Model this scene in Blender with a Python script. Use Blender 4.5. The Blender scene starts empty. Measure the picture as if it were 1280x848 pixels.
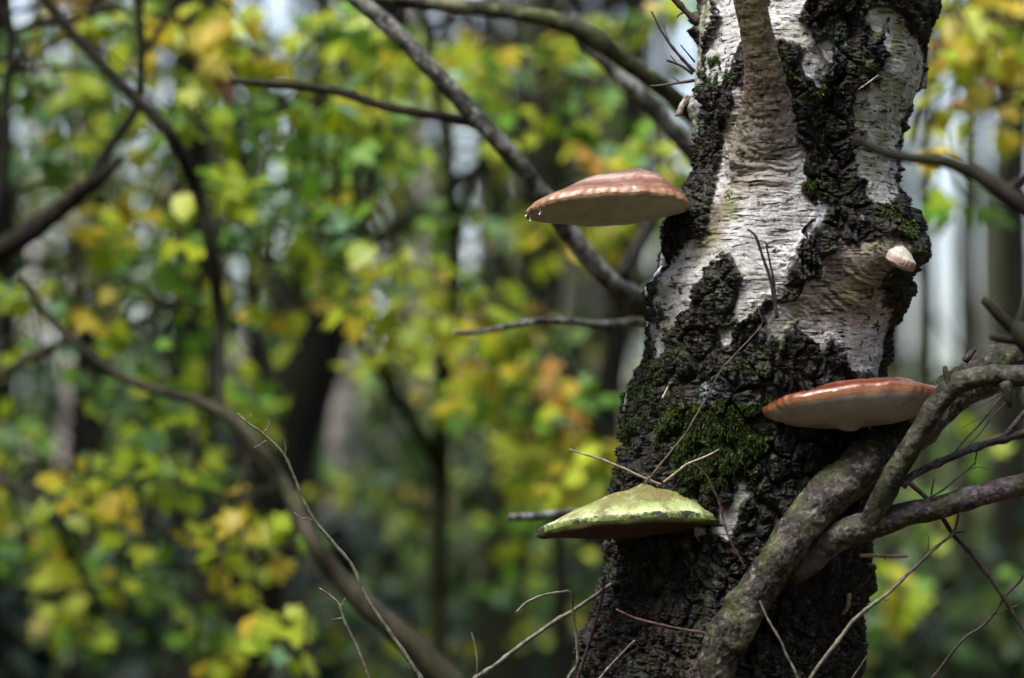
import bpy, math, random
import numpy as np
from mathutils import Vector, Matrix, Quaternion
R_ = math.radians
random.seed(7)
rng = np.random.default_rng(7)
scene = bpy.context.scene
COL = scene.collection

# ------------------------------------------------------------------ camera
PITCH = R_(4.0)
LENS, SENS = 95.0, 36.0
CAM = np.array([0.0, 0.0, 1.3])
cam_d = bpy.data.cameras.new("camera")
cam = bpy.data.objects.new("camera", cam_d)
COL.objects.link(cam)
cam.location = CAM
cam.rotation_euler = (math.pi / 2 + PITCH, 0, 0)
cam_d.lens = LENS
cam_d.sensor_width = SENS
cam_d.clip_start = 0.05
cam_d.clip_end = 600
cam_d.dof.use_dof = True
cam_d.dof.focus_distance = 3.02
cam_d.dof.aperture_fstop = 2.75
scene.camera = cam

# ------------------------------------------------------------------ world, sun, exposure
SUN_EL, SUN_AZ = R_(60), R_(222)      # azimuth clockwise from +Y: from behind the camera, to the left
w = bpy.data.worlds.new("World")
scene.world = w
w.use_nodes = True
nt = w.node_tree
nt.nodes.clear()
sky = nt.nodes.new("ShaderNodeTexSky")
sky.sky_type = 'NISHITA'
sky.sun_disc = False
sky.sun_elevation = SUN_EL
sky.sun_rotation = SUN_AZ
sky.dust_density = 4.0
hs = nt.nodes.new("ShaderNodeHueSaturation")
hs.inputs['Saturation'].default_value = 0.72
bg = nt.nodes.new("ShaderNodeBackground")
bg.inputs['Strength'].default_value = 0.15
wo = nt.nodes.new("ShaderNodeOutputWorld")
nt.links.new(sky.outputs[0], hs.inputs['Color'])
nt.links.new(hs.outputs[0], bg.inputs[0])
nt.links.new(bg.outputs[0], wo.inputs[0])
sd = bpy.data.lights.new("sun", 'SUN')
sd.energy = 1.5
sd.angle = R_(28)
sd.color = (1.0, 0.97, 0.92)
so = bpy.data.objects.new("sun", sd)
COL.objects.link(so)
sdir = Vector((math.sin(SUN_AZ) * math.cos(SUN_EL), math.cos(SUN_AZ) * math.cos(SUN_EL), math.sin(SUN_EL)))
so.rotation_euler = sdir.to_track_quat('Z', 'Y').to_euler()
so.location = (-2, -3, 8)
scene.view_settings.view_transform = 'Standard'
scene.view_settings.look = 'None'
scene.view_settings.exposure = 1.62
scene.view_settings.gamma = 1.0
scene.render.engine = 'CYCLES'
scene.cycles.use_denoising = True
scene.cycles.max_bounces = 6
scene.cycles.sample_clamp_indirect = 6

# ------------------------------------------------------------------ pixel <-> world
CP, SP = math.cos(PITCH), math.sin(PITCH)
FW = np.array([0, CP, SP]); UP = np.array([0, -SP, CP]); RT = np.array([1.0, 0, 0])
S = SENS / LENS / 1280.0
def P(px, py, D):
    return CAM + D * FW + (px - 640) * S * D * RT + (424 - py) * S * D * UP
def proj(v):
    r = v - CAM
    D = r @ FW
    return 640 + r[..., 0] / (S * D), 424 - (r @ UP) / (S * D), D
def W(wpx, D):                       # a width in photo pixels at distance D, as a radius
    return wpx * S * D / 2

# ------------------------------------------------------------------ numpy noise
def _h(ix, iy, iz, s=0):
    n = (ix.astype(np.int64) * 73856093) ^ (iy.astype(np.int64) * 19349663) ^ (iz.astype(np.int64) * 83492791) ^ (s * 2654435)
    n = n & 0xffffffff
    n = ((n ^ (n >> 15)) * 0x2c1b3c6d) & 0xffffffff
    n = ((n ^ (n >> 12)) * 0x297a2d39) & 0xffffffff
    n = n ^ (n >> 15)
    return (n & 0xffffff) / float(0xffffff)
def vn(p, s=0):
    i = np.floor(p); f = p - i
    f = f * f * (3 - 2 * f)
    i = i.astype(np.int64)
    r = 0
    for a in (0, 1):
        for b in (0, 1):
            for c in (0, 1):
                wgt = (f[..., 0] if a else 1 - f[..., 0]) * (f[..., 1] if b else 1 - f[..., 1]) * (f[..., 2] if c else 1 - f[..., 2])
                r = r + wgt * _h(i[..., 0] + a, i[..., 1] + b, i[..., 2] + c, s)
    return r * 2 - 1
def fbm(p, o=4, s=0, g=0.5):
    r = 0; a = 1; t = 0
    for k in range(o):
        r = r + a * vn(p * (2.03 ** k) + 17.3 * k, s + k); t += a; a *= g
    return r / t
def worley(p, s=0, jit=0.9):
    i0 = np.floor(p).astype(np.int64)
    f1 = np.full(p.shape[:-1], 9.0); f2 = f1.copy(); cid = np.zeros_like(f1)
    for a in (-1, 0, 1):
        for b in (-1, 0, 1):
            for c in (-1, 0, 1):
                x, y, z = i0[..., 0] + a, i0[..., 1] + b, i0[..., 2] + c
                qx = x + .5 + (_h(x, y, z, s) - .5) * jit
                qy = y + .5 + (_h(x, y, z, s + 11) - .5) * jit
                qz = z + .5 + (_h(x, y, z, s + 23) - .5) * jit
                d = np.sqrt((qx - p[..., 0]) ** 2 + (qy - p[..., 1]) ** 2 + (qz - p[..., 2]) ** 2)
                near = d < f1
                f2 = np.where(near, f1, np.minimum(f2, d))
                cid = np.where(near, _h(x, y, z, s + 37), cid)
                f1 = np.where(near, d, f1)
    return f1, f2, cid
def sstep(a, b, x):
    t = np.clip((x - a) / (b - a), 0, 1)
    return t * t * (3 - 2 * t)

# ------------------------------------------------------------------ mesh helpers
def mesh_np(name, v, quads=None, tris=None, smooth=True):
    me = bpy.data.meshes.new(name)
    v = np.asarray(v, dtype=np.float32).reshape(-1, 3)
    q = np.zeros((0, 4), np.int32) if quads is None or len(quads) == 0 else np.asarray(quads, np.int32).reshape(-1, 4)
    t = np.zeros((0, 3), np.int32) if tris is None or len(tris) == 0 else np.asarray(tris, np.int32).reshape(-1, 3)
    me.vertices.add(len(v)); me.vertices.foreach_set('co', v.ravel())
    me.loops.add(q.size + t.size)
    me.loops.foreach_set('vertex_index', np.concatenate([q.ravel(), t.ravel()]))
    me.polygons.add(len(q) + len(t))
    st = np.concatenate([np.arange(len(q)) * 4, q.size + np.arange(len(t)) * 3]).astype(np.int32)
    me.polygons.foreach_set('loop_start', st)
    me.update(calc_edges=True)
    me.validate()
    if smooth:
        me.polygons.foreach_set('use_smooth', np.ones(len(me.polygons), dtype=bool))
    return me
def attr(me, name, a):
    at = me.attributes.new(name, 'FLOAT', 'POINT')
    at.data.foreach_set('value', np.asarray(a, np.float32).ravel())
def tag(o, label=None, cat=None, group=None, kind=None):
    if label: o['label'] = label
    if cat: o['category'] = cat
    if group: o['group'] = group
    if kind: o['kind'] = kind
    return o
def link(name, me, mat=None, parent=None):
    o = bpy.data.objects.new(name, me)
    COL.objects.link(o)
    if mat is not None and len(me.materials) == 0:
        me.materials.append(mat)
    if parent is not None:
        o.parent = parent
        o.matrix_parent_inverse = Matrix.Translation(-parent.location)
    return o
def empty(name, loc):
    o = bpy.data.objects.new(name, None)
    o.empty_display_size = 0.05
    o.location = [float(c) for c in loc]
    COL.objects.link(o)
    return o
def catmull(pts, rad, step):
    pts = np.asarray(pts, float); rad = np.asarray(rad, float)
    n = len(pts)
    if n == 2:
        L = np.linalg.norm(pts[1] - pts[0]); k = max(3, int(L / step))
        t = np.linspace(0, 1, k)[:, None]
        return pts[0] * (1 - t) + pts[1] * t, rad[0] * (1 - t[:, 0]) + rad[1] * t[:, 0]
    e0 = 2 * pts[0] - pts[1]; e1 = 2 * pts[-1] - pts[-2]
    q = np.vstack([e0, pts, e1])
    out, ro = [], []
    for i in range(n - 1):
        p0, p1, p2, p3 = q[i:i + 4]
        k = max(2, int(np.linalg.norm(p2 - p1) / step))
        t = np.linspace(0, 1, k, endpoint=False)[:, None]
        out.append(.5 * ((2 * p1) + (-p0 + p2) * t + (2 * p0 - 5 * p1 + 4 * p2 - p3) * t ** 2 + (-p0 + 3 * p1 - 3 * p2 + p3) * t ** 3))
        ro.append(rad[i] * (1 - t[:, 0]) + rad[i + 1] * t[:, 0])
    out.append(pts[-1:]); ro.append(rad[-1:])
    return np.vstack(out), np.concatenate(ro)
def frames(c):
    t = np.gradient(c, axis=0)
    t /= np.linalg.norm(t, axis=1)[:, None] + 1e-9
    a = np.array([0, 0, 1.0]) if abs(t[0][2]) < .9 else np.array([1.0, 0, 0])
    n = np.cross(t[0], a); n /= np.linalg.norm(n)
    N = [n]
    for i in range(1, len(c)):
        n = N[-1] - t[i] * (N[-1] @ t[i]); n /= np.linalg.norm(n) + 1e-9
        N.append(n)
    N = np.array(N); B = np.cross(t, N)
    return t, N, B
def tube_arr(pts, rad, step=None, ring=10, bump=0.12, bs=1.0, wob=0.0, seed=0, cap=True, knots=0):
    rad = np.asarray(rad, float)
    if step is None: step = max(rad.mean() * 1.2, 0.002)
    c, r = catmull(pts, rad, step)
    if wob:
        c = c + wob * np.stack([fbm(c / (12 * rad.mean() + .01) + 5 * k, 2, seed + k) for k in range(3)], -1)
    _, N, B = frames(c)
    th = np.linspace(0, 2 * math.pi, ring, endpoint=False)
    dirs = N[:, None, :] * np.cos(th)[None, :, None] + B[:, None, :] * np.sin(th)[None, :, None]
    base = c[:, None, :] + dirs * r[:, None, None]
    d = fbm(base / (rad.mean() * 1.3 * bs) + seed * 3.1, 3, seed) * bump
    if knots:
        s = np.linspace(0, 1, len(c)); rg = np.random.default_rng(seed + 5)
        for k in range(knots):
            s0 = rg.random(); wd = 1.2 * rad.mean() / (np.linalg.norm(np.diff(c, axis=0), axis=1).sum() + 1e-6)
            d = d + .34 * np.exp(-((s - s0) / wd) ** 2)[:, None]
    v = c[:, None, :] + dirs * (r[:, None] * (1 + d))[:, :, None]
    n, m = len(c), ring
    idx = np.arange(n * m).reshape(n, m)
    a = idx[:-1]; b = idx[1:]
    q = np.stack([a, np.roll(a, -1, 1), np.roll(b, -1, 1), b], -1).reshape(-1, 4)
    v = v.reshape(-1, 3); tr = []
    if cap:
        k0 = len(v)
        v = np.vstack([v, c[0] - (c[1] - c[0]) * .3, c[-1] + (c[-1] - c[-2]) * .3])
        for j in range(m):
            tr.append((idx[0, (j + 1) % m], idx[0, j], k0)); tr.append((idx[-1, j], idx[-1, (j + 1) % m], k0 + 1))
    return v, q, tr
def join(parts):
    V, Q, T = [], [], []; o = 0
    for v, q, t in parts:
        V.append(v)
        if len(q): Q.append(np.asarray(q) + o)
        if len(t): T.append(np.asarray(t) + o)
        o += len(v)
    return np.vstack(V), (np.vstack(Q) if Q else None), (np.vstack(T) if T else None)
def px_pts(l, D):
    """l: (px, py[, D]) list"""
    return [P(p[0], p[1], p[2] if len(p) > 2 else D) for p in l]

# ------------------------------------------------------------------ materials
def newmat(name):
    m = bpy.data.materials.new(name); m.use_nodes = True
    n = m.node_tree; n.nodes.clear()
    out = n.nodes.new('ShaderNodeOutputMaterial')
    return m, n, out
class NT:
    def __init__(s, n): s.n = n
    def add(s, t, **k):
        o = s.n.nodes.new(t)
        for a, b in k.items(): setattr(o, a, b)
        return o
    def l(s, a, b): s.n.links.new(a, b)
    def val(s, sock, x):
        if hasattr(x, 'is_linked') or isinstance(x, bpy.types.NodeSocket): s.l(x, sock)
        else: sock.default_value = x
    def coord(s, scale=(1, 1, 1), rot=(0, 0, 0), kind='Object'):
        tc = s.add('ShaderNodeTexCoord'); mp = s.add('ShaderNodeMapping')
        mp.inputs['Scale'].default_value = scale; mp.inputs['Rotation'].default_value = rot
        s.l(tc.outputs[kind], mp.inputs[0]); return mp.outputs[0]
    def noise(s, vec, scale, detail=4, rough=.55, dist=0):
        o = s.add('ShaderNodeTexNoise'); o.inputs['Scale'].default_value = scale
        o.inputs['Detail'].default_value = detail; o.inputs['Roughness'].default_value = rough
        o.inputs['Distortion'].default_value = dist
        s.l(vec, o.inputs['Vector']); return o.outputs['Fac']
    def ramp(s, fac, stops, interp='LINEAR'):
        o = s.add('ShaderNodeValToRGB'); s.l(fac, o.inputs[0]); cr = o.color_ramp; cr.interpolation = interp
        while len(cr.elements) < len(stops): cr.elements.new(.5)
        for e, (p, c) in zip(cr.elements, stops):
            e.position = p
            e.color = (c, c, c, 1) if isinstance(c, (int, float)) else (*c, 1)
        return o.outputs[0]
    def mix(s, f, a, b, mode='MIX'):
        o = s.add('ShaderNodeMix', data_type='RGBA', blend_type=mode)
        s.val(o.inputs[0], f)
        for sock, x in ((o.inputs[6], a), (o.inputs[7], b)):
            if isinstance(x, tuple): sock.default_value = (*x, 1)
            else: s.l(x, sock)
        return o.outputs[2]
    def math(s, op, a, b=0.0):
        o = s.add('ShaderNodeMath', operation=op); s.val(o.inputs[0], a); s.val(o.inputs[1], b); return o.outputs[0]
    def attr(s, name):
        o = s.add('ShaderNodeAttribute', attribute_name=name); return o.outputs['Fac']
    def bump(s, h, dist, strength=1.0, nrm=None):
        o = s.add('ShaderNodeBump'); o.inputs['Distance'].default_value = dist; o.inputs['Strength'].default_value = strength
        s.l(h, o.inputs['Height'])
        if nrm is not None: s.l(nrm, o.inputs['Normal'])
        return o.outputs[0]
    def pbr(s, out, color, rough=.7, nrm=None, spec=.4, coat=0, sss=0, trans=None):
        b = s.add('ShaderNodeBsdfPrincipled')
        if isinstance(color, tuple): b.inputs['Base Color'].default_value = (*color, 1)
        else: s.l(color, b.inputs['Base Color'])
        s.val(b.inputs['Roughness'], rough)
        s.val(b.inputs['Specular IOR Level'], spec)
        s.val(b.inputs['Coat Weight'], coat)
        b.inputs['Coat Roughness'].default_value = .18
        if sss:
            b.inputs['Subsurface Weight'].default_value = sss
            b.inputs['Subsurface Scale'].default_value = .006
        if nrm is not None: s.l(nrm, b.inputs['Normal'])
        if trans is not None:
            t = s.add('ShaderNodeBsdfTranslucent'); s.l(color, t.inputs[0])
            mx = s.add('ShaderNodeMixShader'); mx.inputs[0].default_value = trans
            s.l(b.outputs[0], mx.inputs[1]); s.l(t.outputs[0], mx.inputs[2]); s.l(mx.outputs[0], out.inputs[0])
        else:
            s.l(b.outputs[0], out.inputs[0])
        return b

def mat_trunk():
    m, n, out = newmat('birch_bark'); N = NT(n)
    white, brown, moss, algae, lich = (N.attr(k) for k in ('white', 'brown', 'moss', 'algae', 'lichen'))
    c = N.coord((1, 1, 1))
    ch = N.coord((1, 1, 7))            # stretched sideways round the trunk: lenticels
    # papery bark
    tone = N.noise(c, 34, 5, .6)
    wc = N.ramp(tone, [(.28, (.27, .255, .25)), (.44, (.54, .53, .53)), (.58, (.75, .75, .77)), (.8, (.66, .64, .61))])
    bc = N.ramp(N.noise(ch, 60, 4, .6), [(.3, (.05, .034, .024)), (.5, (.15, .10, .072)), (.70, (.34, .25, .19))])
    wc = N.mix(brown, wc, bc)
    gn = N.ramp(N.noise(c, 26, 4, .6), [(.42, 0.0), (.6, 1.0)])
    wc = N.mix(N.math('MULTIPLY', N.math('MULTIPLY', algae, gn), .75), wc, (.20, .23, .05))
    lent = N.noise(ch, 42, 6, .68, .25)
    lm = N.ramp(lent, [(.395, 1.0), (.43, 0.0)])
    lent2 = N.noise(ch, 120, 4, .6, .1)
    lm2 = N.ramp(lent2, [(.31, 1.0), (.36, 0.0)])
    blot = N.ramp(N.noise(c, 60, 6, .7), [(.355, 1.0), (.40, 0.0)])
    lm = N.math('MAXIMUM', N.math('MAXIMUM', lm, N.math('MULTIPLY', lm2, .8)), blot)
    wc = N.mix(N.ramp(N.noise(c, 300, 4, .7), [(.30, .55), (.48, 0.0)]), wc, (.10, .085, .075))
    wc = N.mix(lm, wc, (.028, .022, .019))
    # corky bark
    dn = N.noise(c, 90, 6, .65)
    dc = N.ramp(dn, [(.37, (.002, .002, .002)), (.51, (.006, .0055, .005)), (.60, (.020, .018, .017)), (.68, (.12, .112, .108))])
    fleck = N.ramp(N.noise(N.coord((1, 1, .5)), 70, 7, .75), [(.60, 0.0), (.66, .8)])
    dc = N.mix(fleck, dc, (.20, .185, .175))
    dbrown = N.ramp(N.noise(c, 14, 3, .5), [(.5, 0.0), (.68, 1.0)])
    dc = N.mix(N.math('MULTIPLY', dbrown, .5), dc, (.028, .017, .012))
    ag = N.ramp(N.noise(c, 45, 5, .6), [(.47, 0.0), (.60, 1.0)])
    dc = N.mix(N.math('MULTIPLY', N.math('MULTIPLY', ag, algae), .8), dc, (.050, .060, .018))
    dc = N.mix(N.math('MULTIPLY', lich, N.ramp(N.noise(c, 150, 4, .6), [(.46, 0.0), (.56, .9)])), dc, (.24, .29, .31))
    col = N.mix(white, dc, wc)
    col = N.mix(moss, col, (.035, .06, .012))
    bh = N.math('ADD', N.math('MULTIPLY', N.noise(c, 260, 5, .65), .5), N.math('MULTIPLY', dn, .9))
    bh = N.math('ADD', bh, N.math('MULTIPLY', lm, N.math('MULTIPLY', white, -.55)))
    nr = N.bump(bh, .0035, .9)
    ro = N.math('ADD', N.math('MULTIPLY', dn, .45), .30)
    N.pbr(out, col, ro, nr, .28)
    return m
def mat_limb(name='limb_bark', a=(.05, .04, .035), b=(.17, .14, .125), green=.7, scale=1.0, hi=(.42, .38, .36), rough=.55, purple=0.0):
    m, n, out = newmat(name); N = NT(n)
    c = N.coord((1, 1, 1))
    t = N.noise(c, 70 * scale, 6, .65)
    t2 = N.noise(c, 210 * scale, 6, .7)
    t = N.math('ADD', N.math('MULTIPLY', t, .6), N.math('MULTIPLY', t2, .4))
    col = N.ramp(t, [(.38, (a[0] * .3, a[1] * .3, a[2] * .3)), (.47, a), (.55, b), (.64, hi)])
    vo = N.add('ShaderNodeTexVoronoi', feature='DISTANCE_TO_EDGE'); vo.inputs['Scale'].default_value = 75 * scale
    dv = N.add('ShaderNodeMix', data_type='VECTOR'); nz = N.add('ShaderNodeTexNoise'); nz.inputs['Scale'].default_value = 50 * scale; N.l(c, nz.inputs['Vector'])
    dv.inputs[0].default_value = .035; N.l(c, dv.inputs[4]); N.l(nz.outputs['Color'], dv.inputs[5]); N.l(dv.outputs[1], vo.inputs['Vector'])
    ck = N.math('MULTIPLY', N.ramp(vo.outputs['Distance'], [(.0, 1.0), (.07, 0.0)]), N.ramp(N.noise(c, 30 * scale, 4, .6), [(.48, 0.0), (.56, .85)]))
    col = N.mix(ck, col, (.012, .010, .009))
    if purple:
        pm = N.ramp(N.noise(c, 9 * scale, 3, .5), [(.4, 0.0), (.6, 1.0)])
        col = N.mix(N.math('MULTIPLY', pm, purple), col, N.ramp(t, [(.35, (.02, .010, .018)), (.55, (.11, .07, .10)), (.7, (.40, .32, .40))]))
    col = N.mix(N.ramp(N.noise(c, 13 * scale, 6, .7), [(.52, 0.0), (.60, .6)]), col, tuple(x * 1.05 for x in hi))
    col = N.mix(N.ramp(N.noise(c, 17 * scale, 5, .65), [(.34, .75), (.44, 0.0)]), col, tuple(x * .4 for x in a))
    g = N.ramp(N.noise(c, 22 * scale, 5, .6), [(.46, 0.0), (.60, 1.0)])
    col = N.mix(N.math('MULTIPLY', g, green), col, N.ramp(t, [(.35, (.012, .018, .004)), (.55, (.065, .082, .02)), (.66, (.19, .21, .09))]))
    nr = N.bump(N.math('ADD', t, N.math('MULTIPLY', N.noise(c, 220 * scale, 4, .6), .4)), .004 / scale, .9)
    N.pbr(out, col, rough, nr, .3)
    return m
def mat_plain_bark(name, lo, hi, scale, green=0.0, dist=.01):
    m, n, out = newmat(name); N = NT(n)
    c = N.coord((1, 1, .35))
    t = N.noise(c, scale, 5, .6)
    col = N.ramp(t, [(.35, lo), (.65, hi)])
    if green:
        g = N.ramp(N.noise(c, scale * .25, 3, .5), [(.4, 0.0), (.62, 1.0)])
        col = N.mix(N.math('MULTIPLY', g, green), col, (.028, .036, .010))
    N.pbr(out, col, .85, N.bump(t, dist, .8), .25)
    return m
def mat_far_birch():
    m, n, out = newmat('pale_birch_bark'); N = NT(n)
    c = N.coord((1, 1, 3))
    col = N.ramp(N.noise(c, 5, 5, .65), [(.38, (.03, .027, .025)), (.46, (.45, .40, .38)), (.7, (.62, .57, .56))])
    N.pbr(out, col, .8, None, .3)
    return m
def mat_leaf(name='autumn_leaf', trans=.45, rough=.42):
    m, n, out = newmat(name); N = NT(n)
    oi = N.add('ShaderNodeObjectInfo')
    c = N.coord((1, 1, 1))
    v = N.noise(c, 38, 3, .6)
    col = N.mix(N.ramp(v, [(.40, 0.0), (.75, .5)]), oi.outputs['Color'], N.mix(.35, oi.outputs['Color'], (.36, .30, .03)))
    N.pbr(out, col, rough, None, .45, trans=trans)
    return m
def mat_foliage(name, cols, trans=.35, rough=.5):
    m, n, out = newmat(name); N = NT(n)
    v = N.attr('tone')
    k = len(cols)
    col = N.ramp(v, [((i + .5) / k, cc) for i, cc in enumerate(cols)], 'CONSTANT' if k > 3 else 'LINEAR')
    N.pbr(out, col, rough, None, .4, trans=trans)
    return m
def mat_ground():
    m, n, out = newmat('leaf_litter'); N = NT(n)
    c = N.coord((1, 1, 1))
    a = N.ramp(N.noise(c, 9, 5, .7), [(.35, (.020, .014, .009)), (.5, (.055, .036, .02)), (.65, (.12, .075, .035))])
    g = N.ramp(N.noise(c, .5, 4, .6), [(.45, 0.0), (.6, 1.0)])
    col = N.mix(N.math('MULTIPLY', g, .7), a, (.03, .05, .015))
    N.pbr(out, col, .9, N.bump(N.noise(c, 14, 5, .7), .05, .8), .2)
    return m
def mat_cap(name, c_in, c_mid, c_rim, c_pale, coat, rough):
    m, n, out = newmat(name); N = NT(n)
    rho = N.attr('rho'); c = N.coord()
    wob = N.math('ADD', rho, N.math('MULTIPLY', N.math('SUBTRACT', N.noise(c, 16, 4, .6), .5), .16))
    col = N.ramp(wob, [(0, c_in), (.42, c_mid), (.56, c_pale), (.64, c_mid), (.80, c_in), (.90, c_mid), (1.0, c_rim)])
    bw = N.math('SINE', N.math('ADD', N.math('MULTIPLY', wob, 62.0), N.math('MULTIPLY', N.noise(c, 9, 3, .5), 9.0)))
    col = N.mix(N.ramp(bw, [(.45, 0.0), (1.0, .32)]), col, c_pale)
    col = N.mix(N.ramp(N.noise(c, 34, 6, .7), [(.52, 0.0), (.66, .55)]), col, tuple(x * .4 for x in c_in))
    sp = N.noise(c, 95, 5, .65)
    col = N.mix(N.ramp(sp, [(.50, 0.0), (.70, .5)]), col, N.mix(.6, col, c_pale))
    col = N.mix(N.ramp(N.noise(c, 180, 4, .6), [(.30, .7), (.38, 0.0)]), col, N.mix(.75, col, (.05, .02, .01)))
    nr = N.bump(N.math('ADD', N.noise(c, 55, 5, .6), N.math('MULTIPLY', N.noise(c, 300, 3, .6), .35)), .0022, .8)
    N.pbr(out, col, N.math('ADD', N.math('MULTIPLY', sp, .45), rough), nr, .45, N.math('MULTIPLY', N.ramp(N.noise(c, 28, 5, .65), [(.40, .05), (.60, 1.0)]), coat), .06)
    return m
def mat_pore(name, base, edge):
    m, n, out = newmat(name); N = NT(n)
    c = N.coord(); rho = N.attr('rho')
    col = N.ramp(N.noise(c, 22, 4, .6), [(.3, tuple(x * .82 for x in base)), (.7, base)])
    col = N.mix(N.ramp(rho, [(.945, 0.0), (.985, .85)]), col, edge)
    col = N.mix(N.ramp(N.noise(c, 60, 6, .7), [(.5, 0.0), (.68, .35)]), col, tuple(x * .45 for x in edge))
    col = N.mix(N.ramp(N.noise(c, 130, 3, .5), [(.27, .8), (.31, 0.0)]), col, (.10, .06, .03))
    N.pbr(out, col, .75, N.bump(N.noise(c, 420, 3, .6), .0012, .6), .3, sss=.05)
    return m
def mat_green_cap():
    m, n, out = newmat('algae_cap'); N = NT(n)
    rho = N.attr('rho'); c = N.coord(); cv = N.coord((2.2, 2.2, .35))
    base = N.ramp(rho, [(0, (.13, .13, .03)), (.35, (.18, .17, .045)), (.6, (.22, .25, .08)), (.76, (.36, .44, .17)), (.90, (.56, .64, .36)), (1, (.16, .22, .04))])
    base = N.mix(N.ramp(N.noise(c, 38, 6, .65), [(.44, 0.0), (.60, .9)]), base, (.15, .12, .045))
    base = N.mix(N.ramp(N.noise(c, 70, 6, .7), [(.56, 0.0), (.64, .5)]), base, (.50, .54, .34))
    fr = N.math('ADD', N.noise(cv, 120, 4, .65), N.math('MULTIPLY', N.math('SUBTRACT', rho, .9), 1.6))
    base = N.mix(N.ramp(fr, [(.54, 0.0), (.64, 1.0)]), base, (.07, .11, .015))
    hole = N.math('ADD', N.noise(c, 75, 3, .5), N.math('MULTIPLY', N.math('SUBTRACT', rho, .92), .9))
    base = N.mix(N.ramp(hole, [(.60, 0.0), (.62, 1.0)]), base, (.02, .02, .012))
    nr = N.bump(N.math('ADD', N.noise(cv, 120, 5, .65), N.noise(c, 240, 3, .6)), .0022, .9)
    N.pbr(out, base, .6, nr, .35)
    return m
def mat_twig(name, lo, hi, scale=120):
    m, n, out = newmat(name); N = NT(n)
    c = N.coord(); t = N.noise(c, scale, 5, .6)
    N.pbr(out, N.ramp(t, [(.35, lo), (.65, hi)]), .5, N.bump(t, .0012, .8), .4)
    return m

M = {}
M['trunk'] = mat_trunk()
M['limb'] = mat_limb('limb_bark', (.013, .010, .008), (.046, .038, .032), .65, 1.3, (.26, .23, .20), .6, .08)
M['collar'] = mat_limb('young_limb_bark', (.055, .042, .034), (.14, .11, .09), .25, 1.6, (.26, .22, .19), .6, 0)
M['limb_purple'] = mat_limb('reddish_limb_bark', (.012, .009, .010), (.036, .027, .029), .35, 1.3, (.19, .16, .17), .6, .3)
M['limb_green'] = mat_limb('greenish_limb_bark', (.013, .013, .008), (.038, .037, .025), .35, 1.5, (.135, .13, .105), .6, 0)
M['grey_branch'] = mat_limb('grey_branch_bark', (.03, .028, .024), (.12, .12, .105), .35, .7, (.46, .47, .46), .6, 0)
M['green_branch'] = mat_limb('mossy_branch_bark', (.014, .015, .008), (.05, .052, .028), .75, .8, (.25, .27, .15), .7, 0)
M['dark_branch'] = mat_plain_bark('dark_branch_bark', (.007, .006, .005), (.028, .024, .018), 60, .3, .004)
M['left_branch'] = mat_plain_bark('sapling_bark', (.014, .012, .009), (.075, .065, .045), 40, .7, .004)
M['bgdark'] = mat_plain_bark('dark_tree_bark', (.005, .0045, .004), (.017, .015, .012), 14, .35, .02)
M['bggreen'] = mat_plain_bark('green_tree_bark', (.012, .013, .007), (.038, .038, .022), 12, .7, .02)
M['bggrey'] = mat_plain_bark('grey_tree_bark', (.028, .026, .022), (.085, .08, .07), 10, .45, .02)
M['bgbirch'] = mat_far_birch()
M['leaf'] = mat_leaf()
M['moss'] = mat_foliage('moss_green', [(.020, .022, .006), (.022, .046, .005), (.050, .095, .008), (.10, .17, .014)], .3, .6)
M['bush'] = mat_foliage('undergrowth_leaf', [(.010, .022, .007), (.022, .050, .014), (.05, .10, .025), (.15, .19, .035)], .3)
M['bushlight'] = mat_foliage('pale_undergrowth_leaf', [(.06, .09, .03), (.12, .18, .055), (.22, .28, .09), (.34, .31, .17)], .35)
M['bushblue'] = mat_foliage('bramble_leaf', [(.014, .028, .020), (.030, .06, .042), (.08, .13, .10), (.06, .11, .03)], .25)
M['crown'] = mat_foliage('wood_leaf', [(.05, .09, .015), (.11, .17, .02), (.22, .26, .03), (.34, .30, .04)], .45)
M['ground'] = mat_ground()
M['litter'] = mat_foliage('fallen_leaf', [(.20, .12, .06), (.30, .19, .09), (.40, .30, .12), (.12, .08, .04)], .15)
M['cap_pink'] = mat_cap('pinkish_cap', (.13, .045, .022), (.20, .080, .045), (.30, .16, .08), (.46, .30, .24), 1.0, .12)
M['cap_red'] = mat_cap('chestnut_cap', (.10, .022, .008), (.13, .032, .011), (.17, .045, .014), (.18, .06, .035), .9, .13)
M['pore'] = mat_pore('cream_pores', (.44, .40, .32), (.33, .19, .09))
M['pore_w'] = mat_pore('white_pores', (.42, .38, .34), (.30, .10, .025))
M['pore_d'] = mat_pore('old_brown_pores', (.055, .030, .018), (.09, .10, .03))
M['cap_green'] = mat_green_cap()
M['cap_white'] = mat_cap('white_cap', (.40, .37, .32), (.50, .47, .41), (.34, .22, .17), (.56, .54, .50), .2, .4)
M['twig_dark'] = mat_twig('dark_twig', (.015, .010, .010), (.06, .04, .036))
M['twig_red'] = mat_twig('reddish_twig', (.035, .014, .016), (.12, .055, .055))
M['twig_pale'] = mat_twig('pale_stem', (.16, .12, .08), (.42, .34, .26))
M['twig_mid'] = mat_twig('brown_stem', (.03, .02, .018), (.13, .095, .08))
M['twig_grey'] = mat_twig('grey_green_twig', (.045, .042, .028), (.21, .20, .15))
mw, n, out = newmat('water'); N = NT(n)
b = N.pbr(out, (.95, .97, 1.0), .02, None, .5); b.inputs['Transmission Weight'].default_value = 1.0; b.inputs['IOR'].default_value = 1.33
M['water'] = mw

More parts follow.
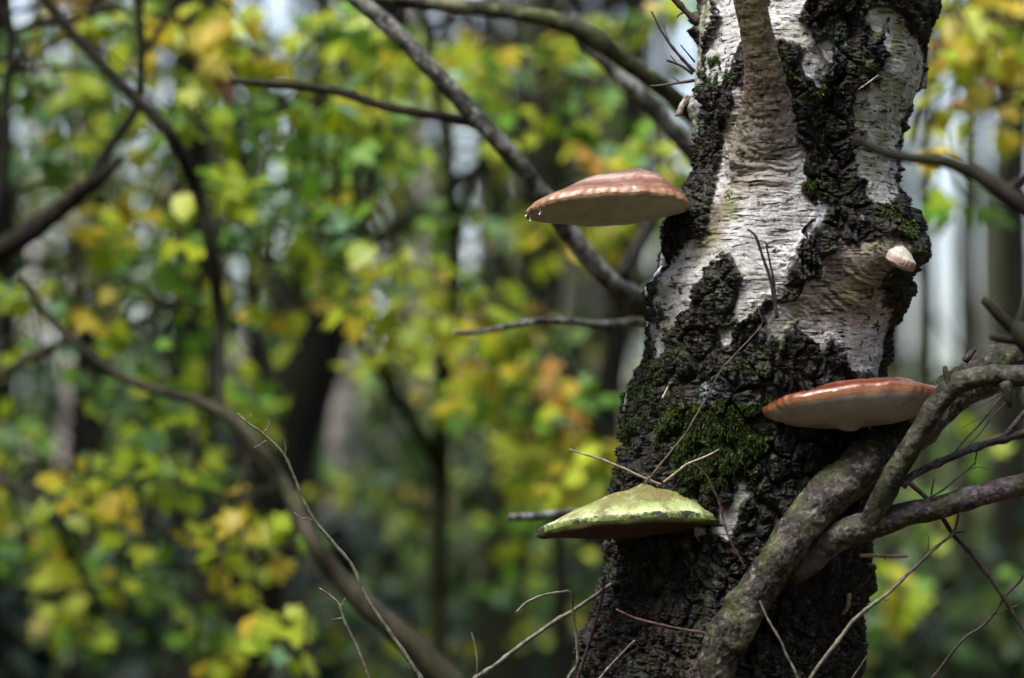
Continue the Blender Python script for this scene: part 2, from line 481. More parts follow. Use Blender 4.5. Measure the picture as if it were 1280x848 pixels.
# ------------------------------------------------------------------ ground
def gz(x, y):
    r = np.hypot(x, y)
    h = .10 * np.sin(x * .5 + 1.3) * np.cos(y * .43) + .05 * np.sin(x * 1.7 + y)
    return h * np.minimum(1, r / 4) + 3.0 * sstep(25, 75, y) + 1.5 * sstep(15, 60, np.abs(x)) + 6 * sstep(70, 200, r)
def build_ground():
    t = np.linspace(-1, 1, 181)
    g = np.sign(t) * (np.abs(t) ** 2.4) * 400
    X, Y = np.meshgrid(g, g, indexing='ij')
    Y = Y + 12
    Z = gz(X, Y)
    v = np.stack([X, Y, Z], -1)
    idx = np.arange(181 * 181).reshape(181, 181)
    q = np.stack([idx[:-1, :-1], idx[1:, :-1], idx[1:, 1:], idx[:-1, 1:]], -1)
    o = link('ground', mesh_np('ground', v, q), M['ground'])
    tag(o, kind='structure')
build_ground()
def gzf(x, y): return float(gz(np.array([x]), np.array([y]))[0])

# ------------------------------------------------------------------ the birch trunk
D0 = 3.13
L_ED = [(-120, 880), (0, 873), (36, 866), (72, 868), (108, 862), (136, 852), (162, 860), (200, 863), (230, 853), (270, 828), (305, 821), (335, 819), (360, 801), (394, 803),
        (441, 801), (475, 791), (505, 782), (547, 778), (590, 766), (610, 763), (675, 755), (740, 750), (780, 740), (820, 727), (848, 720), (960, 690)]
R_ED = [(-120, 1172), (0, 1168), (22, 1163), (54, 1155), (83, 1159), (108, 1154), (126, 1146), (162, 1137), (194, 1132), (234, 1130), (259, 1133), (280, 1138), (305, 1140), (325, 1140),
        (360, 1139), (390, 1128), (420, 1113), (462, 1106), (520, 1100), (600, 1092), (696, 1084), (740, 1084), (764, 1073), (805, 1072), (848, 1070), (960, 1066)]
def poly_sd(px, py, poly):
    """signed distance in photo pixels, positive inside"""
    p = np.array(poly, float); q = np.roll(p, -1, 0)
    d = np.full(px.shape, 1e9); ins = np.zeros(px.shape, bool)
    for (x0, y0), (x1, y1) in zip(p, q):
        ex, ey = x1 - x0, y1 - y0
        t = np.clip(((px - x0) * ex + (py - y0) * ey) / (ex * ex + ey * ey + 1e-9), 0, 1)
        d = np.minimum(d, np.hypot(px - x0 - t * ex, py - y0 - t * ey))
        c = ((y0 > py) != (y1 > py))
        with np.errstate(divide='ignore', invalid='ignore'):
            xi = (x1 - x0) * (py - y0) / (y1 - y0 + 1e-12) + x0
        ins ^= c & (px < xi)
    return np.where(ins, d, -d)
WHITE = [
    [(860, -60), (897, -60), (896, 10), (890, 40), (880, 78), (876, 105), (880, 140), (868, 190), (855, 190), (850, 100), (855, 20)],
    [(902, -60), (935, -60), (937, 60), (934, 82), (905, 104), (886, 102), (890, 66), (901, 20)],
    [(955, -60), (1004, -60), (1006, 0), (1001, 24), (1010, 48), (1001, 62), (982, 56), (966, 30), (958, 0)],
    [(994, 56), (1018, 52), (1040, 62), (1037, 100), (1024, 104), (1010, 90), (997, 70)],
    [(1083, 8), (1112, 12), (1148, 55), (1172, 85), (1168, 124), (1138, 128), (1131, 160), (1129, 200), (1126, 228), (1107, 257), (1078, 246), (1070, 200), (1067, 120), (1098, 92), (1103, 62), (1085, 24)],
    [(932, 110), (995, 118), (1001, 180), (1006, 216), (1010, 250), (1018, 262), (1000, 290), (1014, 300), (978, 325), (1003, 318), (969, 362), (952, 379), (922, 394), (927, 345), (914, 318), (890, 330),
     (870, 352), (846, 398), (834, 446), (816, 452), (820, 411), (833, 388), (812, 378), (826, 343), (864, 305), (886, 290), (893, 250), (905, 205), (920, 165)],
    [(902, 411), (922, 405), (926, 418), (908, 430)],
    [(975, 378), (1000, 362), (1037, 340), (1092, 350), (1104, 380), (1109, 420), (1098, 464), (1070, 470), (1054, 439), (1039, 424), (1028, 441), (1003, 407), (978, 426), (960, 432), (952, 411)],
    [(1044, 318), (1062, 300), (1072, 318), (1088, 290), (1104, 288), (1112, 310), (1110, 335), (1098, 362), (1060, 366), (1020, 356)],
    [(916, 585), (929, 592), (936, 625), (922, 655), (910, 672), (890, 664), (900, 640), (916, 630)],
    [(944, 526), (966, 530), (962, 541), (946, 540)],
    [(1011, 262), (1030, 240), (1032, 262), (1018, 300)],
    [(868, 655), (880, 648), (880, 670), (868, 675)],
]
BROWN = [[(932, 110), (995, 118), (1003, 190), (985, 245), (925, 245), (912, 200), (922, 160)],
         [(1035, 300), (1060, 270), (1120, 270), (1125, 330), (1090, 385), (1020, 400), (985, 400), (990, 368), (1034, 345)],
         [(884, 252), (925, 230), (905, 300), (872, 320)]]
MOSS = [([(842, 512), (880, 500), (915, 508), (955, 520), (962, 560), (945, 590), (932, 612), (905, 606), (862, 600), (850, 575), (838, 548)], 1.0),
        ([(795, 430), (822, 428), (830, 470), (826, 520), (812, 540), (786, 540), (782, 500)], .38),
        ([(893, 82), (915, 80), (925, 100), (910, 116), (892, 108)], .8), ([(888, 122), (902, 120), (900, 136), (886, 136)], .7),
        ([(1012, 232), (1032, 234), (1030, 246), (1012, 246)], .9), ([(985, 95), (1012, 104), (1040, 104), (1046, 116), (1015, 120), (985, 112)], .75),
        ([(972, 60), (990, 68), (1000, 96), (984, 100)], .5),
        ([(1090, 252), (1116, 258), (1128, 290), (1110, 296), (1092, 276)], .8), ([(1036, 84), (1052, 82), (1052, 96), (1040, 98)], .8),
        ([(1024, 0), (1046, 0), (1040, 12), (1028, 8)], .5), ([(1060, 790), (1085, 790), (1085, 900), (1055, 900)], .35)]
def build_trunk(parent):
    fine = np.arange(-50, 900, 1.12)
    up_c = -50 - np.cumsum(np.linspace(3, 260, 26))[::-1]
    dn_c = 900 + np.cumsum(np.linspace(2, 45, 30))
    rows = np.concatenate([up_c, fine, dn_c])
    le = np.interp(rows, *zip(*L_ED)); re = np.interp(rows, *zip(*R_ED))
    # beyond the frame the trunk tapers upwards and flares at the root
    over = np.clip(-120 - rows, 0, None); re = re - over * .010; le = le + over * .010
    cxr = (le + re) / 2 - np.where(rows > 960, (rows - 960) * .14, 0)
    lean = np.clip(-120 - rows, 0, None) * .02
    cxr = cxr + lean
    rx = (re - le) / 2
    fl = np.clip(rows - 960, 0, None)
    rx = rx + fl ** 1.5 * .0065
    k = np.ones(81) / 81
    pad = np.pad(rx, 40, mode='edge'); ry = np.convolve(pad, k, 'valid')
    ry = np.where((rows > -50) & (rows < 900), ry, rx)
    mm = S * D0
    rxm = np.maximum(rx * mm - .0065, .03); rym = np.maximum(ry * mm - .0055, .03)
    thf = np.linspace(-R_(104), R_(104), 490); thb = np.linspace(R_(104), R_(256), 62)[1:-1]
    th = np.concatenate([thf, thb])
    sx, cy = np.sin(th), -np.cos(th)          # theta 0 faces the camera
    cen = np.stack([P(a, b, D0) for a, b in zip(cxr, rows)])
    base = cen[:, None, :] + np.stack([sx[None] * rxm[:, None], cy[None] * rym[:, None], np.zeros((len(rows), len(th)))], -1)
    nrm = np.stack([sx[None] / rxm[:, None], cy[None] / rym[:, None], np.zeros((len(rows), len(th)))], -1)
    nrm /= np.linalg.norm(nrm, axis=-1, keepdims=True)
    px, py, _ = proj(base)
    front = (np.cos(th) > -.05)[None] & np.ones((len(rows), 1), bool)
    q = base.copy()
    w1 = fbm(q / .022, 3, 3); w2 = fbm(q / .022 + 40, 3, 5); w3 = vn(q / .004, 9)
    w4 = fbm(q / .007 + 70, 3, 15)
    wpx = px + w1 * 15 + w4 * 7 + w3 * 1.6; wpy = py + w2 * 17 + w4 * 5 + vn(q / .005 + 9, 12) * 2
    sd = np.full(px.shape, -60.0)
    for pl in WHITE: sd = np.maximum(sd, poly_sd(wpx, wpy, pl))
    # away from the photographed side: the same kind of patches, by noise
    back = fbm(q * np.array([7, 7, 4.5]) + 3, 4, 21) * 70 - 12
    inwin = front & (py > -60) & (py < 860)
    mix = sstep(.0, .35, np.cos(th))[None] * sstep(-110, -50, py) * (1 - sstep(860, 980, py))
    sd = sd * mix + (1 - mix) * back * (1 - sstep(1200, 1900, py)) - (1 - mix) * 50 * sstep(1200, 1900, py)
    white = sstep(-1.2, 1.6, sd)
    brown = np.zeros_like(sd)
    for pl in BROWN: brown = np.maximum(brown, sstep(-14, 10, poly_sd(wpx, wpy, pl)))
    brown = brown * np.where(py < 255, .62, .85)
    brown *= front
    mossm = np.zeros_like(sd); mossd = np.zeros_like(sd)
    for pl, a in MOSS:
        s = poly_sd(px + w1 * 34, py + w2 * 34, pl) + 9 * vn(q / .006, 31)
        mossd = np.maximum(mossd, sstep(-6, 16, s) * a * front)
    creep = sstep(.05, .5, fbm(q / .016 + 80, 3, 95)) * .4 * (px < 965) * sstep(400, 470, py) * sstep(660, 600, py) * front * sstep(5, -10, sd)
    mossd = np.maximum(mossd, creep)
    mossm = sstep(.2, .9, mossd) * .85
    algae = np.clip(fbm(q / .06, 3, 33) * 1.1 + .35 + .5 * sstep(.4, 1.0, np.sin(th))[None] * sstep(150, 0, py) + .6 * np.exp(-((px - 868) / 22) ** 2) * (py < 210)
                    + .5 * np.exp(-((px - 1095) / 30) ** 2) * (py < 220), 0, 1)
    lich = np.exp(-((px - 886) / 11) ** 2 - ((py - 487) / 15) ** 2) + np.exp(-((px - 1046) / 13) ** 2 - ((py - 50) / 13) ** 2) + .6 * np.exp(-((px - 884) / 9) ** 2 - ((py - 158) / 14) ** 2)
    lich = np.clip(lich * 1.3, 0, 1) * front
    # relief
    warp = np.stack([fbm(q / .05 + 7, 3, 41), fbm(q / .05 + 21, 3, 42), fbm(q / .05 + 33, 3, 43)], -1) * .014
    qa = (q + warp) * np.array([1 / .021, 1 / .021, 1 / .034])
    f1, f2, cid = worley(qa, 3)
    plate = sstep(.015, .17, f2 - f1)
    qb = (q + warp * .6) * np.array([1 / .0105, 1 / .0105, 1 / .0052])
    g1, g2, cid2 = worley(qb, 8)
    small = sstep(.0, .14, g2 - g1)
    big = fbm(q / .06, 3, 51)
    fine_n = fbm(q / .0045, 3, 61)
    ridge = 1 - np.abs(fbm(q * np.array([1 / .013, 1 / .013, 1 / .03]), 4, 71)) * 2.2
    crk = -.0022 * sstep(.10, .0, np.abs(fbm(q * np.array([1 / .02, 1 / .02, 1 / .006]) + 5, 3, 75))) - .0016 * sstep(.07, .0, np.abs(fbm(q * np.array([1 / .006, 1 / .006, 1 / .012]) + 15, 3, 77)))
    rel = .45 + .8 * sstep(-.35, .4, fbm(q / .05 + 60, 2, 53))
    hd = .0005 + rel * plate * (.0046 + .0058 * cid) + small * (.0010 + .0022 * cid2) * (.3 + .7 * plate) + big * .006 + fine_n * .0013 + ridge * .0034 - .0065 * sstep(.075, .0, np.abs(fbm(q * np.array([1 / .034, 1 / .034, 1 / .15]) + 25, 3, 79))) + crk
    thick = sstep(1.5, -5, sd)                # corky bark stands proud of the papery bark
    lent = fbm(q * np.array([1 / .016, 1 / .016, 1 / .0022]), 3, 81)
    dd1 = np.hypot((px - 958), (py - 30)) + 7 * w1 + 2 * w2
    ring = 1.6 * vn(np.stack([dd1 / 3.4, px / 60, py / 80], -1), 7) + .6 * vn(np.stack([dd1 / 1.8, px / 25, py / 50], -1), 8)
    dd2 = np.hypot((px - 1098) * 1.1, (py - 305)) + 10 * w2 + 6 * w1
    ring2 = 1.5 * vn(np.stack([dd2 / 4.2, px / 40, py / 40], -1), 17) + .7 * vn(np.stack([dd2 / 2.0, px / 20, py / 20], -1), 18)
    near1 = sstep(-10, 12, poly_sd(px, py, BROWN[0])); near2 = sstep(-10, 12, poly_sd(px, py, BROWN[1]))
    peel = .0022 * np.exp(-((sd - 4) / 3.5) ** 2) * sstep(-.1, .35, vn(q / .012, 66))
    hw = peel + .0007 * lent - .0006 * sstep(.25, .6, -lent) + .0003 * fine_n + .0012 * big + (ring * near1 * .0022 + ring2 * near2 * .0019) * front
    disp = hw * (1 - thick) + hd * thick
    # the swelling under the limb, and the burl on the right
    sw = np.exp(-((px - 960) / 46) ** 2) * sstep(380, 110, py) * sstep(-40, 130, py) * .036 * front
    dark_dip = -.010 * np.exp(-((px - 1045) / 22) ** 2) * sstep(0, 60, py) * sstep(420, 200, py) * front
    br = np.hypot(px - 1104, (py - 306) * .9)
    burl = (.020 * np.exp(-(br / 36) ** 2) + .012 * np.exp(-(np.hypot(px - 1118, py - 318) / 15) ** 2) - .013 * np.exp(-(np.hypot(px - 1074, (py - 296) * .8) / 13) ** 2)) * front
    hole = -.010 * np.exp(-(np.hypot(px - 1126, py - 350) / 14) ** 2) * front
    lower = -.010 * np.exp(-((px - 830) / 60) ** 2 - ((py - 720) / 50) ** 2) * front
    disp = disp + front * (.012 * np.exp(-(np.hypot(px - 895, py - 850) / 60) ** 2) + .012 * np.exp(-(np.hypot(px - 1000, py - 700) / 45) ** 2))
    disp = disp + sw + dark_dip + burl + hole + lower
    v = base + nrm * disp[..., None]
    n, m = px.shape
    idx = np.arange(n * m).reshape(n, m)
    a, b2 = idx[:-1], idx[1:]
    quad = np.stack([a, b2, np.roll(b2, -1, 1), np.roll(a, -1, 1)], -1).reshape(-1, 4)
    me = mesh_np('trunk', v, quad)
    for nm, arr in (('white', white), ('brown', brown), ('moss', mossm), ('algae', algae), ('lichen', lich)):
        attr(me, nm, arr)
    o = link('trunk', me, M['trunk'], parent)
    T = dict(v=v, n=nrm, px=px, py=py, moss=mossd, th=th, sd=sd, cen=cen, rows=rows, rx=rxm)
    return o, T
base_pt = P(870, 424, D0); base_pt = np.array([base_pt[0] - .02, base_pt[1], 0.0])
birch = empty('birch_tree', base_pt)
tag(birch, 'large birch trunk in sharp focus with black furrowed bark, white papery patches and bracket fungi', 'tree')
trunk, TR = build_trunk(birch)
def surf(px, py):
    """a point on the trunk's front surface seen at a photo pixel"""
    m = (np.cos(TR['th']) > 0)[None] & np.ones(TR['px'].shape, bool)
    PX, PY, DD = proj(TR['v'])
    d = np.where(m, (PX - px) ** 2 + (PY - py) ** 2, 1e9)
    i = np.unravel_index(np.argmin(d), d.shape)
    return TR['v'][i], float(DD[i])
PXA, PYA, DDA = proj(TR['v'])
FR = (np.cos(TR['th']) > .05)
def sD(px, py, default=3.13):
    d = (PXA[:, :490] - px) ** 2 + (PYA[:, :490] - py) ** 2
    i = np.unravel_index(np.argmin(d), d.shape)
    return float(DDA[:, :490][i]) if d[i] < 60 else default

def big_limb(name, l, wpx, mat, parent, step=.0022, ring=72, bump=.10, seed=1, Ds=None, rings=False):
    pts = px_pts(l, 3.0)
    rad = [W(a, (p[2] if len(p) > 2 else 3.0)) for a, p in zip(wpx, l)]
    c, r = catmull(pts, rad, step)
    _, Nn, B = frames(c)
    th = np.linspace(0, 2 * math.pi, ring, endpoint=False)
    dirs = Nn[:, None] * np.cos(th)[None, :, None] + B[:, None] * np.sin(th)[None, :, None]
    b0 = c[:, None] + dirs * r[:, None, None]
    mr = float(r.mean())
    d = fbm(b0 / (mr * 1.6), 3, seed) * bump * 1.1 + fbm(b0 / (mr * .22), 3, seed + 9) * bump * .28
    f1, f2, ci = worley(b0 / np.array([mr * .5] * 3), seed)
    d = d - .09 * (1 - sstep(.0, .12, f2 - f1)) * (ci > .35)
    rgk = np.random.default_rng(seed + 77)
    for k in range(7 if not rings else 0):
        i = rgk.integers(10, len(c) - 10); j = rgk.integers(0, ring); pk_ = b0[i, j]
        dk = np.linalg.norm(b0 - pk_, axis=-1) / (mr * rgk.uniform(.35, .6))
        d = d + .26 * np.exp(-dk ** 2) - .20 * np.exp(-(dk * 3) ** 2)
    if rings:
        s = np.concatenate([[0], np.cumsum(np.linalg.norm(np.diff(c, axis=0), axis=1))])
        ss = s[:, None] + .003 * vn(b0 / .012, seed)
        d = d + .048 * vn(np.stack([ss / .0030, b0[..., 0] / .03, b0[..., 1] / .03], -1), seed)
    v = c[:, None] + dirs * (r[:, None] * (1 + d))[..., None]
    n, m = d.shape; idx = np.arange(n * m).reshape(n, m)
    a, b2 = idx[:-1], idx[1:]
    q = np.stack([a, np.roll(a, -1, 1), np.roll(b2, -1, 1), b2], -1).reshape(-1, 4)
    vv = np.vstack([v.reshape(-1, 3), c[0], c[-1]])
    k0 = n * m
    tr = [(idx[0, (j + 1) % m], idx[0, j], k0) for j in range(m)] + [(idx[-1, j], idx[-1, (j + 1) % m], k0 + 1) for j in range(m)]
    return link(name, mesh_np(name, vv, q, tr), mat, parent)

D_c = sD(958, 150)
o = big_limb('limb', [(964, 262, D_c + .075), (962, 205, D_c + .050), (960, 150, D_c + .018), (957, 110, D_c - .006), (953, 80, D_c - .020), (946, 40, D_c - .034), (938, 0, D_c - .045), (926, -70, D_c - .07), (905, -220, D_c - .12)],
             [130, 112, 80, 56, 46, 42, 41, 39, 34], M['collar'], birch, seed=3, bump=.06, rings=True)
o.data.materials.clear(); o.data.materials.append(M['trunk'])
_z = proj(np.array([v_.co[:] for v_ in o.data.vertices]))[1]
attr(o.data, 'white', np.ones(len(_z))); attr(o.data, 'brown', .62 + .33 * sstep(175, 100, _z)); attr(o.data, 'moss', _z * 0); attr(o.data, 'algae', _z * 0 + .45); attr(o.data, 'lichen', _z * 0)
o['label'] = 'smooth brown limb rising from a ringed collar at the top of the trunk'
o = big_limb('limb', [(846, 960, 3.02), (872, 880, 2.98), (893, 830, 2.96), (922, 775, 2.95), (950, 735, 2.95), (978, 690, 2.95), (1015, 640, 2.955), (1068, 588, 2.98), (1130, 540, 3.03), (1190, 492, 3.07), (1250, 455, 3.10), (1330, 425, 3.14)],
             [52, 52, 52, 50, 47, 48, 50, 54, 54, 52, 50, 44], M['limb'], birch, seed=5, bump=.25)
o['label'] = 'thick lichen-spotted limb running up across the lower trunk'
o = big_limb('limb', [(985, 718, 3.0), (1018, 688, 2.975), (1055, 668, 2.955), (1095, 654, 2.945), (1135, 643, 2.94), (1180, 632, 2.94), (1223, 619, 2.935), (1290, 602, 2.93), (1400, 570, 2.92)],
             [44, 42, 38, 34, 32, 31, 30, 28, 24], M['limb_purple'], birch, seed=8, bump=.2, ring=56)
o['label'] = 'reddish grey limb reaching right from the lower trunk'
o = big_limb('limb', [(1078, 668, 2.95), (1098, 632, 2.935), (1112, 604, 2.925), (1127, 578, 2.92), (1142, 553, 2.915), (1158, 527, 2.91), (1173, 503, 2.91), (1190, 485, 2.905), (1210, 475, 2.90), (1240, 469, 2.895), (1290, 468, 2.89), (1380, 440, 2.87)],
             [26, 30, 30, 28, 28, 27, 27, 28, 27, 26, 27, 22], M['limb_green'], birch, seed=11, bump=.14, ring=48)
o['label'] = 'greenish limb forking upward and bending right in front of the fungus'
def stub(name, l, wpx, D, mat, parent, ring=12, bump=.25, seed=0, knots=0, label=None, wob=0.0):
    pts = px_pts(l, D); rad = [W(a, D) for a in (wpx if hasattr(wpx, '__len__') else [wpx] * len(l))]
    v, q, t = tube_arr(pts, rad, ring=ring, bump=bump, seed=seed, knots=knots, wob=wob)
    o = link(name, mesh_np(name, v, q, t), mat, parent)
    if label: o['label'] = label
    return o
stub('spur', [(1188, 484), (1184, 472), (1181, 459)], [13, 9, 6], 2.90, M['limb_green'], birch, seed=2)
stub('spur', [(1256, 478), (1260, 492), (1262, 508)], [18, 14, 8], 2.885, M['limb_green'], birch, seed=4)
stub('spur', [(1206, 452), (1214, 441), (1220, 436)], [10, 8, 4], 3.05, M['limb_purple'], birch, seed=6)
# dark stubs of a knotty broken branch, a little nearer than the trunk
kb = empty('broken_branch', P(1330, 470, 2.72))
tag(kb, 'dark knotty broken branch poking in at the right edge above the bent limb', 'branch')
stub('stem', [(1340, 480), (1300, 440), (1276, 415), (1268, 404)], [40, 36, 32, 16], 2.72, M['dark_branch'], kb, seed=3)
stub('stub', [(1274, 416), (1255, 400), (1240, 384), (1230, 374)], [16, 14, 13, 11], 2.72, M['dark_branch'], kb, seed=7)
stub('stub', [(1270, 414), (1278, 392), (1286, 365), (1296, 340)], [16, 13, 12, 11], 2.72, M['dark_branch'], kb, seed=8)
stub('stub', [(1274, 424), (1255, 424), (1239, 420)], [15, 12, 10], 2.72, M['dark_branch'], kb, seed=9)
# near blurred branch
nb = empty('near_branch', P(1400, 330, 2.35))
tag(nb, 'smooth dark blurred branch tip in front of the upper right of the birch', 'branch')
stub('stem', [(1068, 172), (1085, 182), (1110, 193), (1140, 198), (1180, 202), (1212, 214), (1245, 234), (1285, 262), (1340, 300), (1400, 330)], [9, 13, 14, 14, 16, 17, 22, 26, 28, 30], 2.42, M['dark_branch'], nb, seed=5, bump=.1)
stub('twig', [(1255, 240), (1275, 225), (1300, 200)], [12, 10, 8], 2.42, M['dark_branch'], nb, seed=6)

# loose bark curls standing off the edge of the trunk
def curl(l, D, wpx, seed, mat=None):
    rg = np.random.default_rng(seed)
    n, m = 12, 8
    pts, _ = catmull([P(a, b, D) for a, b in l], [1] * len(l), np.linalg.norm(P(*l[0], D) - P(*l[-1], D)) / n)
    wd = W(wpx, D)
    V = []
    for i, c in enumerate(pts):
        for j in range(m):
            a = (j / (m - 1) - .5) * 2.4
            V.append(c + np.array([math.sin(a) * wd, -math.cos(a) * wd * .9, rg.normal() * wd * .06]) * (1 + .15 * rg.normal()))
    V = np.array(V); k = len(pts)
    idx = np.arange(k * m).reshape(k, m)
    q = np.stack([idx[:-1, :-1], idx[:-1, 1:], idx[1:, 1:], idx[1:, :-1]], -1).reshape(-1, 4)
    me = mesh_np('bark_flake', V, q)
    o = link('bark_flake', me, mat or M['curl'], birch)
    sm = o.modifiers.new('thick', 'SOLIDIFY'); sm.thickness = .0012
    return o
M['curl'] = mat_limb('papery_bark_flake', (.30, .26, .22), (.52, .47, .42), .2, 1.0, (.68, .63, .58), .6, 0)
for l, wpx, sdd in [([(848, 146), (853, 132), (860, 120)], 9, 1), ([(1074, 112), (1085, 104), (1097, 95)], 4, 2), ([(780, 515), (783, 500), (787, 484)], 5, 3),
                    ([(1114, 330), (1119, 322), (1127, 312)], 5, 4), ([(1026, 60), (1032, 72), (1039, 80)], 4, 5), ([(1148, 60), (1156, 82), (1154, 112)], 6, 6),
                    ([(797, 640), (792, 622)], 4, 7), ([(828, 498), (838, 478)], 3, 8), ([(1061, 742), (1060, 756), (1054, 768)], 4, 9)]:
    curl(l, sD(l[1][0] if len(l) > 1 else l[0][0], l[1][1], 3.12) - .004, wpx, sdd)

# ------------------------------------------------------------------ bracket fungi
def tri_smooth(x): return x
def fungus(name, label, c, a, bf, bb, D, tilt, roll, dome, peak, thick, bulge, mats, seed, skew=0.0, rimw=.06, parent=None, dexp=1.6, uexp=2.2, yaw=0, grooves=(.004, 3), wav=.04, nub=None, droop=0.0, sil=None):
    """c centre (px, py) of the rim plane; a, bf, bb half width / reach to the front / to the back in photo pixels at D."""
    u = S * D
    nA = 220
    ph = np.linspace(0, 2 * math.pi, nA, endpoint=False)
    cx, sy = np.cos(ph), np.sin(ph)                    # sy<0: towards the camera
    e = 2.25
    rr = (np.abs(cx) ** e + np.abs(sy) ** e) ** (-1 / e)
    ox = cx * rr * a * u
    oy = sy * rr * np.where(sy < 0, bf, bb) * u
    wv = np.stack([cx * 1.7, sy * 1.7, np.zeros_like(cx) + seed], -1)
    wn = fbm(wv * 1.6, 3, seed) * wav
    hf = .014 * vn(wv * 7, seed + 3) * (wav / .04) + .009 * vn(wv * 19, seed + 5) + .004 * vn(wv * 45, seed + 6)
    ox *= 1 + wn; oy *= 1 + wn
    zr = fbm(wv * 1.1 + 9, 2, seed + 4) * thick * .35 * u - droop * u * (cx ** 2)
    zh = (vn(wv * 6.5, seed + 8) * .10 + vn(wv * 15, seed + 18) * .06) * max(thick, 9) * u
    rin = np.concatenate([np.linspace(0, .86, 30), np.linspace(.88, 1.0, 14)])
    pk = np.array([peak[0], peak[1]]) * u
    rows = []; RHO = []
    for r in rin:                                       # the cap, from its top to the rim
        x = ox * r * (1 + hf * r ** 14) + pk[0] * (1 - r)
        y = oy * r * (1 + hf * r ** 14) + pk[1] * (1 - r)
        z = zr * r ** 3 + zh * r ** 12 + dome * u * (1 - r ** dexp) * 1.0 + thick * u * .5 * np.sqrt(max(0, 1 - max(0, (r - (1 - rimw)) / rimw) ** 2))
        p3 = np.stack([x, y, z], -1)
        z = z + fbm(p3 / (22 * u) + seed, 4, seed + 5) * 4.0 * u * (1 - r * .6) + grooves[0] * math.cos(r * grooves[1] * 2 * math.pi) * min(1, r * 2)
        rows.append(np.stack([x, y, z], -1)); RHO.append(np.full(nA, r))
    cap = np.array(rows)
    und = []; RU = []
    rdn = np.concatenate([1 - np.linspace(0, rimw, 8), np.linspace(1 - rimw - .03, 0, 26)])
    for r in rdn:
        edge = min(1, (1 - r) / rimw)
        x = ox * r * (1 + hf * r ** 14); y = oy * r * (1 + hf * r ** 14)
        z = zr * r ** 4 + zh * r ** 12
        zz = -thick * u * .5 * math.sqrt(max(0, 1 - (1 - edge) ** 2)) - bulge * u * (1 - r ** uexp)
        if r >= 1 - 1e-9: z = cap[-1][:, 2]; zz = 0
        p3 = np.stack([x, y, z], -1)
        z = z + zz + fbm(p3 / (25 * u) + 30, 2, seed + 6) * 1.2 * u * (1 - edge * 0) * (0 if r >= 1 - 1e-9 else 1)
        if nub is not None:
            for nx, ny, nr, nh in nub:
                z = z - nh * u * np.exp(-(np.hypot(x / u - nx, y / u - ny) / nr) ** 2)
        und.append(np.stack([x, y, z], -1)); RU.append(np.full(nA, r))
    und = np.array(und)
    ct, st = math.cos(tilt), math.sin(tilt)
    def place(p):
        x, y, z = p[..., 0], p[..., 1], p[..., 2]
        z2 = z * ct - y * st                            # the front edge tips up
        y2 = y * ct + z * st
        ca, sa = math.cos(yaw), math.sin(yaw)
        x, y2 = x * ca - y2 * sa, x * sa + y2 * ca
        cr, sr = math.cos(roll), math.sin(roll)
        x3 = x * cr - z2 * sr; z3 = x * sr + z2 * cr
        return P(c[0], c[1], D) + np.stack([x3, y2, z3], -1)
    root = empty(name, P(c[0], c[1], D))
    tag(root, label, 'fungus', 'bracket fungi growing on the birch')
    def mk(nm, g, rho, mat, flip):
        v = place(g); n, m = v.shape[:2]
        idx = np.arange(n * m).reshape(n, m)
        A, B = idx[:-1], idx[1:]
        q = np.stack([A, B, np.roll(B, -1, 1), np.roll(A, -1, 1)], -1)
        me = mesh_np(nm, v, q.reshape(-1, 4))
        attr(me, 'rho', np.array(rho))
        o = link(nm, me, mat, root)
        return o
    mk('cap', cap, RHO, mats[0], False)
    mk('pore_surface', und, RU, mats[1], True)
    return root, place

fungus('bracket_fungus', 'pinkish brown bracket fungus, highest one, jutting left from the trunk', (760, 253), 104, 66, 70, 3.04, R_(4), R_(3.0), 36, (38, 0), 8, 24,
       (M['cap_pink'], M['pore']), 3, grooves=(.0014, 2.2), wav=.08, droop=11, )
fungus('bracket_fungus', 'glossy chestnut bracket fungus with white underside behind the forked limb', (1066, 502), 111, 66, 62, 2.975, R_(10), R_(4.5), 22, (32, 0), 10, 25,
       (M['cap_red'], M['pore_w']), 5, rimw=.09, grooves=(.0010, 2), wav=.05, uexp=3.2, nub=[(-12, -2, 13, 7), (0, -8, 10, 6), (-40, 6, 12, -5), (45, -20, 26, 4)], droop=3)
fungus('bracket_fungus', 'yellow green algae-covered bracket fungus with dark underside, lowest one, jutting left', (788, 647), 115, 60, 66, 3.0, R_(-2), R_(4.5), 35, (18, 0), 9, 21,
       (M['cap_green'], M['pore_d']), 9, dexp=1.12, rimw=.05, grooves=(.0006, 3), wav=.11, droop=12)
fungus('bracket_fungus', 'tiny white button of a young bracket fungus on the burl at the right edge', (1124, 327), 21, 18, 20, sD(1124, 327) - .006, R_(-6), R_(-27), 15, (-4, 0), 9, 4,
       (M['cap_white'], M['cap_white']), 13, grooves=(.0002, 2), wav=.05)
def drop(px, py, D, wpx, hpx, label):
    n, m = 10, 12; V = []
    u = S * D
    for i in range(n + 1):
        t = i / n; r = math.sin(math.pi * t ** 1.6) * wpx * u * .5
        for j in range(m):
            a = 2 * math.pi * j / m
            V.append(P(px, py, D) + np.array([r * math.cos(a), r * math.sin(a), (.5 - t) * hpx * u]))
    idx = np.arange((n + 1) * m).reshape(n + 1, m)
    q = np.stack([idx[:-1], idx[1:], np.roll(idx[1:], -1, 1), np.roll(idx[:-1], -1, 1)], -1).reshape(-1, 4)
    o = link('water_drop', mesh_np('water_drop', V, q), M['water'])
    tag(o, label, 'water drop', 'water drops on the top bracket fungus')
drop(662.5, 272, 3.02, 3.4, 8, 'water drop falling free below the left tip of the top fungus')
drop(674.5, 263, 2.98, 4.2, 11, 'water drop hanging from the rim of the top fungus near its left tip')
